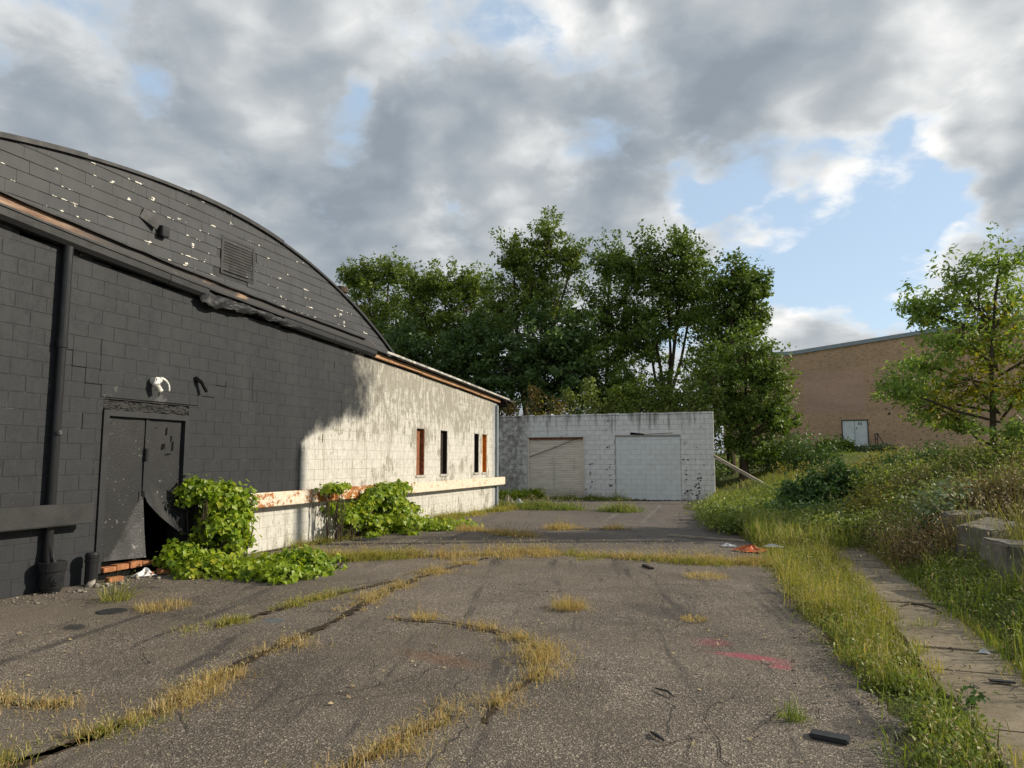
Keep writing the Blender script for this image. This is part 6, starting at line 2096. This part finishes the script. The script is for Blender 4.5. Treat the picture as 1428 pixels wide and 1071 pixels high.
# drain cover
t = empty('drain_cover', (-7.55, 12.9, 0), 'dark round drain cover in the asphalt before the green vine', 'drain cover')
MB().lathe((-7.55, 12.9, 0), [(.30, 0.002), (.30, .012), (.26, .014)], 24).build('rim', M_DARKMETAL, t)
MB().lathe((-7.55, 12.9, 0), [(.255, .008), (.255, .010), (.01, .011)], 24).build('lid', M_RUBBER, t)
# flat dark patch plate by the door
o = MB().lathe((-6.55, 6.0, 0), [(.16, .002), (.15, .008), (.02, .009)], 9).build('rubber_mat', M_RUBBER, origin=(-6.55, 6.0, 0))
tag(o, 'flat dark scrap of roofing felt on the asphalt in front of the drain pot', 'felt scrap')

# dead stump-like clump on the bank
forbs('dead_clump', 'dead reddish brown plant clump on the bank beyond the brown weeds', [(3.2, 19.2, .16, .16, 1)], 60, .42, .06, leaf_mat('dead_red_leaves', [(.07, .03, .02), (.13, .05, .03), (.17, .08, .045)], .2), 71, per=30, cat='dead plant', kind=None)


# ------------------------------------------------------------------ rubble and gravel
def stones(name, label, P, size, mat, seed):
    rng = np.random.default_rng(seed)
    n = len(P)
    Rm = frames(rng.normal(0, .35, (n, 3)) + np.array([0, 0, 1.0]), rng.uniform(0, 6.28, n))
    sc = size * rng.lognormal(0, .45, n)
    S3 = np.stack([sc * rng.uniform(.7, 1.3, n), sc * rng.uniform(.6, 1.1, n), sc * rng.uniform(.4, .9, n)], 1)
    P = P.copy()
    P[:, 2] += sc * .12
    V, F = scatter(STONE[0], STONE[1], P, Rm, S3)
    o = np_mesh(name, V, F, mat)
    tag(o, label, kind='stuff')


n = 230
y = RNG.uniform(5.9, 8.6, n)
P = np.column_stack([XW + .10 + np.abs(RNG.normal(0, .34, n)), y, np.zeros(n)])
stones('rubble', 'pale rubble and paint flakes along the foot of the black wall', P, .022, M_STONE, 1)
n = 60
P = np.column_stack([XW + .25 + np.abs(RNG.normal(0, .18, n)), RNG.uniform(6.6, 8.2, n), np.zeros(n)])
stones('rubble', 'larger broken block pieces by the door sill', P, .055, M_STONE, 2)
n = 5200
x = RNG.uniform(-7.8, .6, n); y = 2.6 + RNG.random(n) ** 1.3 * 12
keep = noise2(x, y, 1.1, 33) > .42
P = np.column_stack([x, y, np.zeros(n)])[keep]
stones('gravel', 'loose grit scattered over the asphalt', P, .011, M_STONE, 3)
n = 900
x = RNG.uniform(1.15, 1.8, n); y = RNG.uniform(3.5, 15, n)
stones('gravel', 'grit on the concrete walk', np.column_stack([x, y, np.full(n, .046)]), .012, M_STONE, 4)
n = 500
yy = RNG.uniform(3, 13, n)
stones('gravel', 'crumbled asphalt along the broken edge of the yard', np.column_stack([edge_x(yy) + RNG.normal(-.05, .12, n), yy, np.zeros(n)]), .011, plain('asphalt_crumbs', (.13, .118, .10), .9, .2, var=.5, scale=30), 5)
n = 160
stones('rubble', 'dirt and rubble along the foot of the garage', np.column_stack([RNG.uniform(-6.2, -1.9, n), 28.9 - np.abs(RNG.normal(0, .4, n)), np.zeros(n)]), .08, M_STONEDARK, 6)

# dry leaves and straw blown over the asphalt and the walk
n = 1500
x = RNG.uniform(-7.5, 1.75, n)
y = 2.8 + RNG.random(n) ** 1.4 * 13
k = (noise2(x, y, 1.6, 61) > .52) | (np.abs(x - .2) < .5)
P = np.column_stack([x, y, np.where(x > 1.13, .055, np.where(x > edge_x(y), .03, .007))])[k]
N = RNG.normal(0, .25, (len(P), 3)) + np.array([0, 0, 1.0])
V, F = scatter(*LEAF_SIMPLE, P, frames(N, RNG.uniform(0, 6.28, len(P))), .030 * RNG.uniform(.5, 1.6, len(P)))
o = np_mesh('leaf_litter', V, F, leaf_mat('dry_leaf_litter', [(.16, .10, .05), (.30, .22, .11), (.42, .34, .19), (.20, .18, .06)], .1))
tag(o, 'dry leaves and straw blown over the asphalt', kind='stuff')

# branching cracks in the asphalt
rc = random.Random(5)
mb = MB()


def run_crack(x, y, a, n_, w):
    prev = None
    for k in range(n_):
        ww = .55 * w * (1 - k / n_) * rc.uniform(.3, 1.5) + .0005
        L, Rr = (x - math.sin(a) * ww, y + math.cos(a) * ww, .0085), (x + math.sin(a) * ww, y - math.cos(a) * ww, .0085)
        if prev:
            mb.add([prev[0], prev[1], Rr, L], [(0, 1, 2, 3)])
        prev = (L, Rr)
        if k > 3 and rc.random() < .07 and w > .003:
            run_crack(x, y, a + rc.choice((-1, 1)) * rc.uniform(.5, 1.1), n_ // 2, w * .6)
        x += math.cos(a) * .05
        y += math.sin(a) * .05
        a += rc.gauss(0, .33)
        if x > edge_x(y) - .1 or x < -7.5 or y < 2 or y > 16:
            return


for (x, y, a, n_, w) in ((-.2, 4.1, 2.2, 40, .006), (.5, 5.2, 2.9, 46, .006), (-1.0, 7.0, .6, 40, .005), (-3.0, 4.2, 1.2, 46, .006), (-4.6, 4.6, 2.6, 44, .005), (-2.6, 8.3, .3, 60, .005), (-5.2, 8.2, .2, 40, .005), (-1.4, 9.4, 1.0, 34, .005), (-.4, 9.6, 2.8, 40, .005), (-6.2, 12.4, .1, 60, .007), (-3.5, 14.2, .2, 60, .007)):
    run_crack(x, y, a, n_, w)
tag(mb.build('asphalt_cracks', M_SEAM2), 'fine branching cracks in the asphalt', kind='stuff')
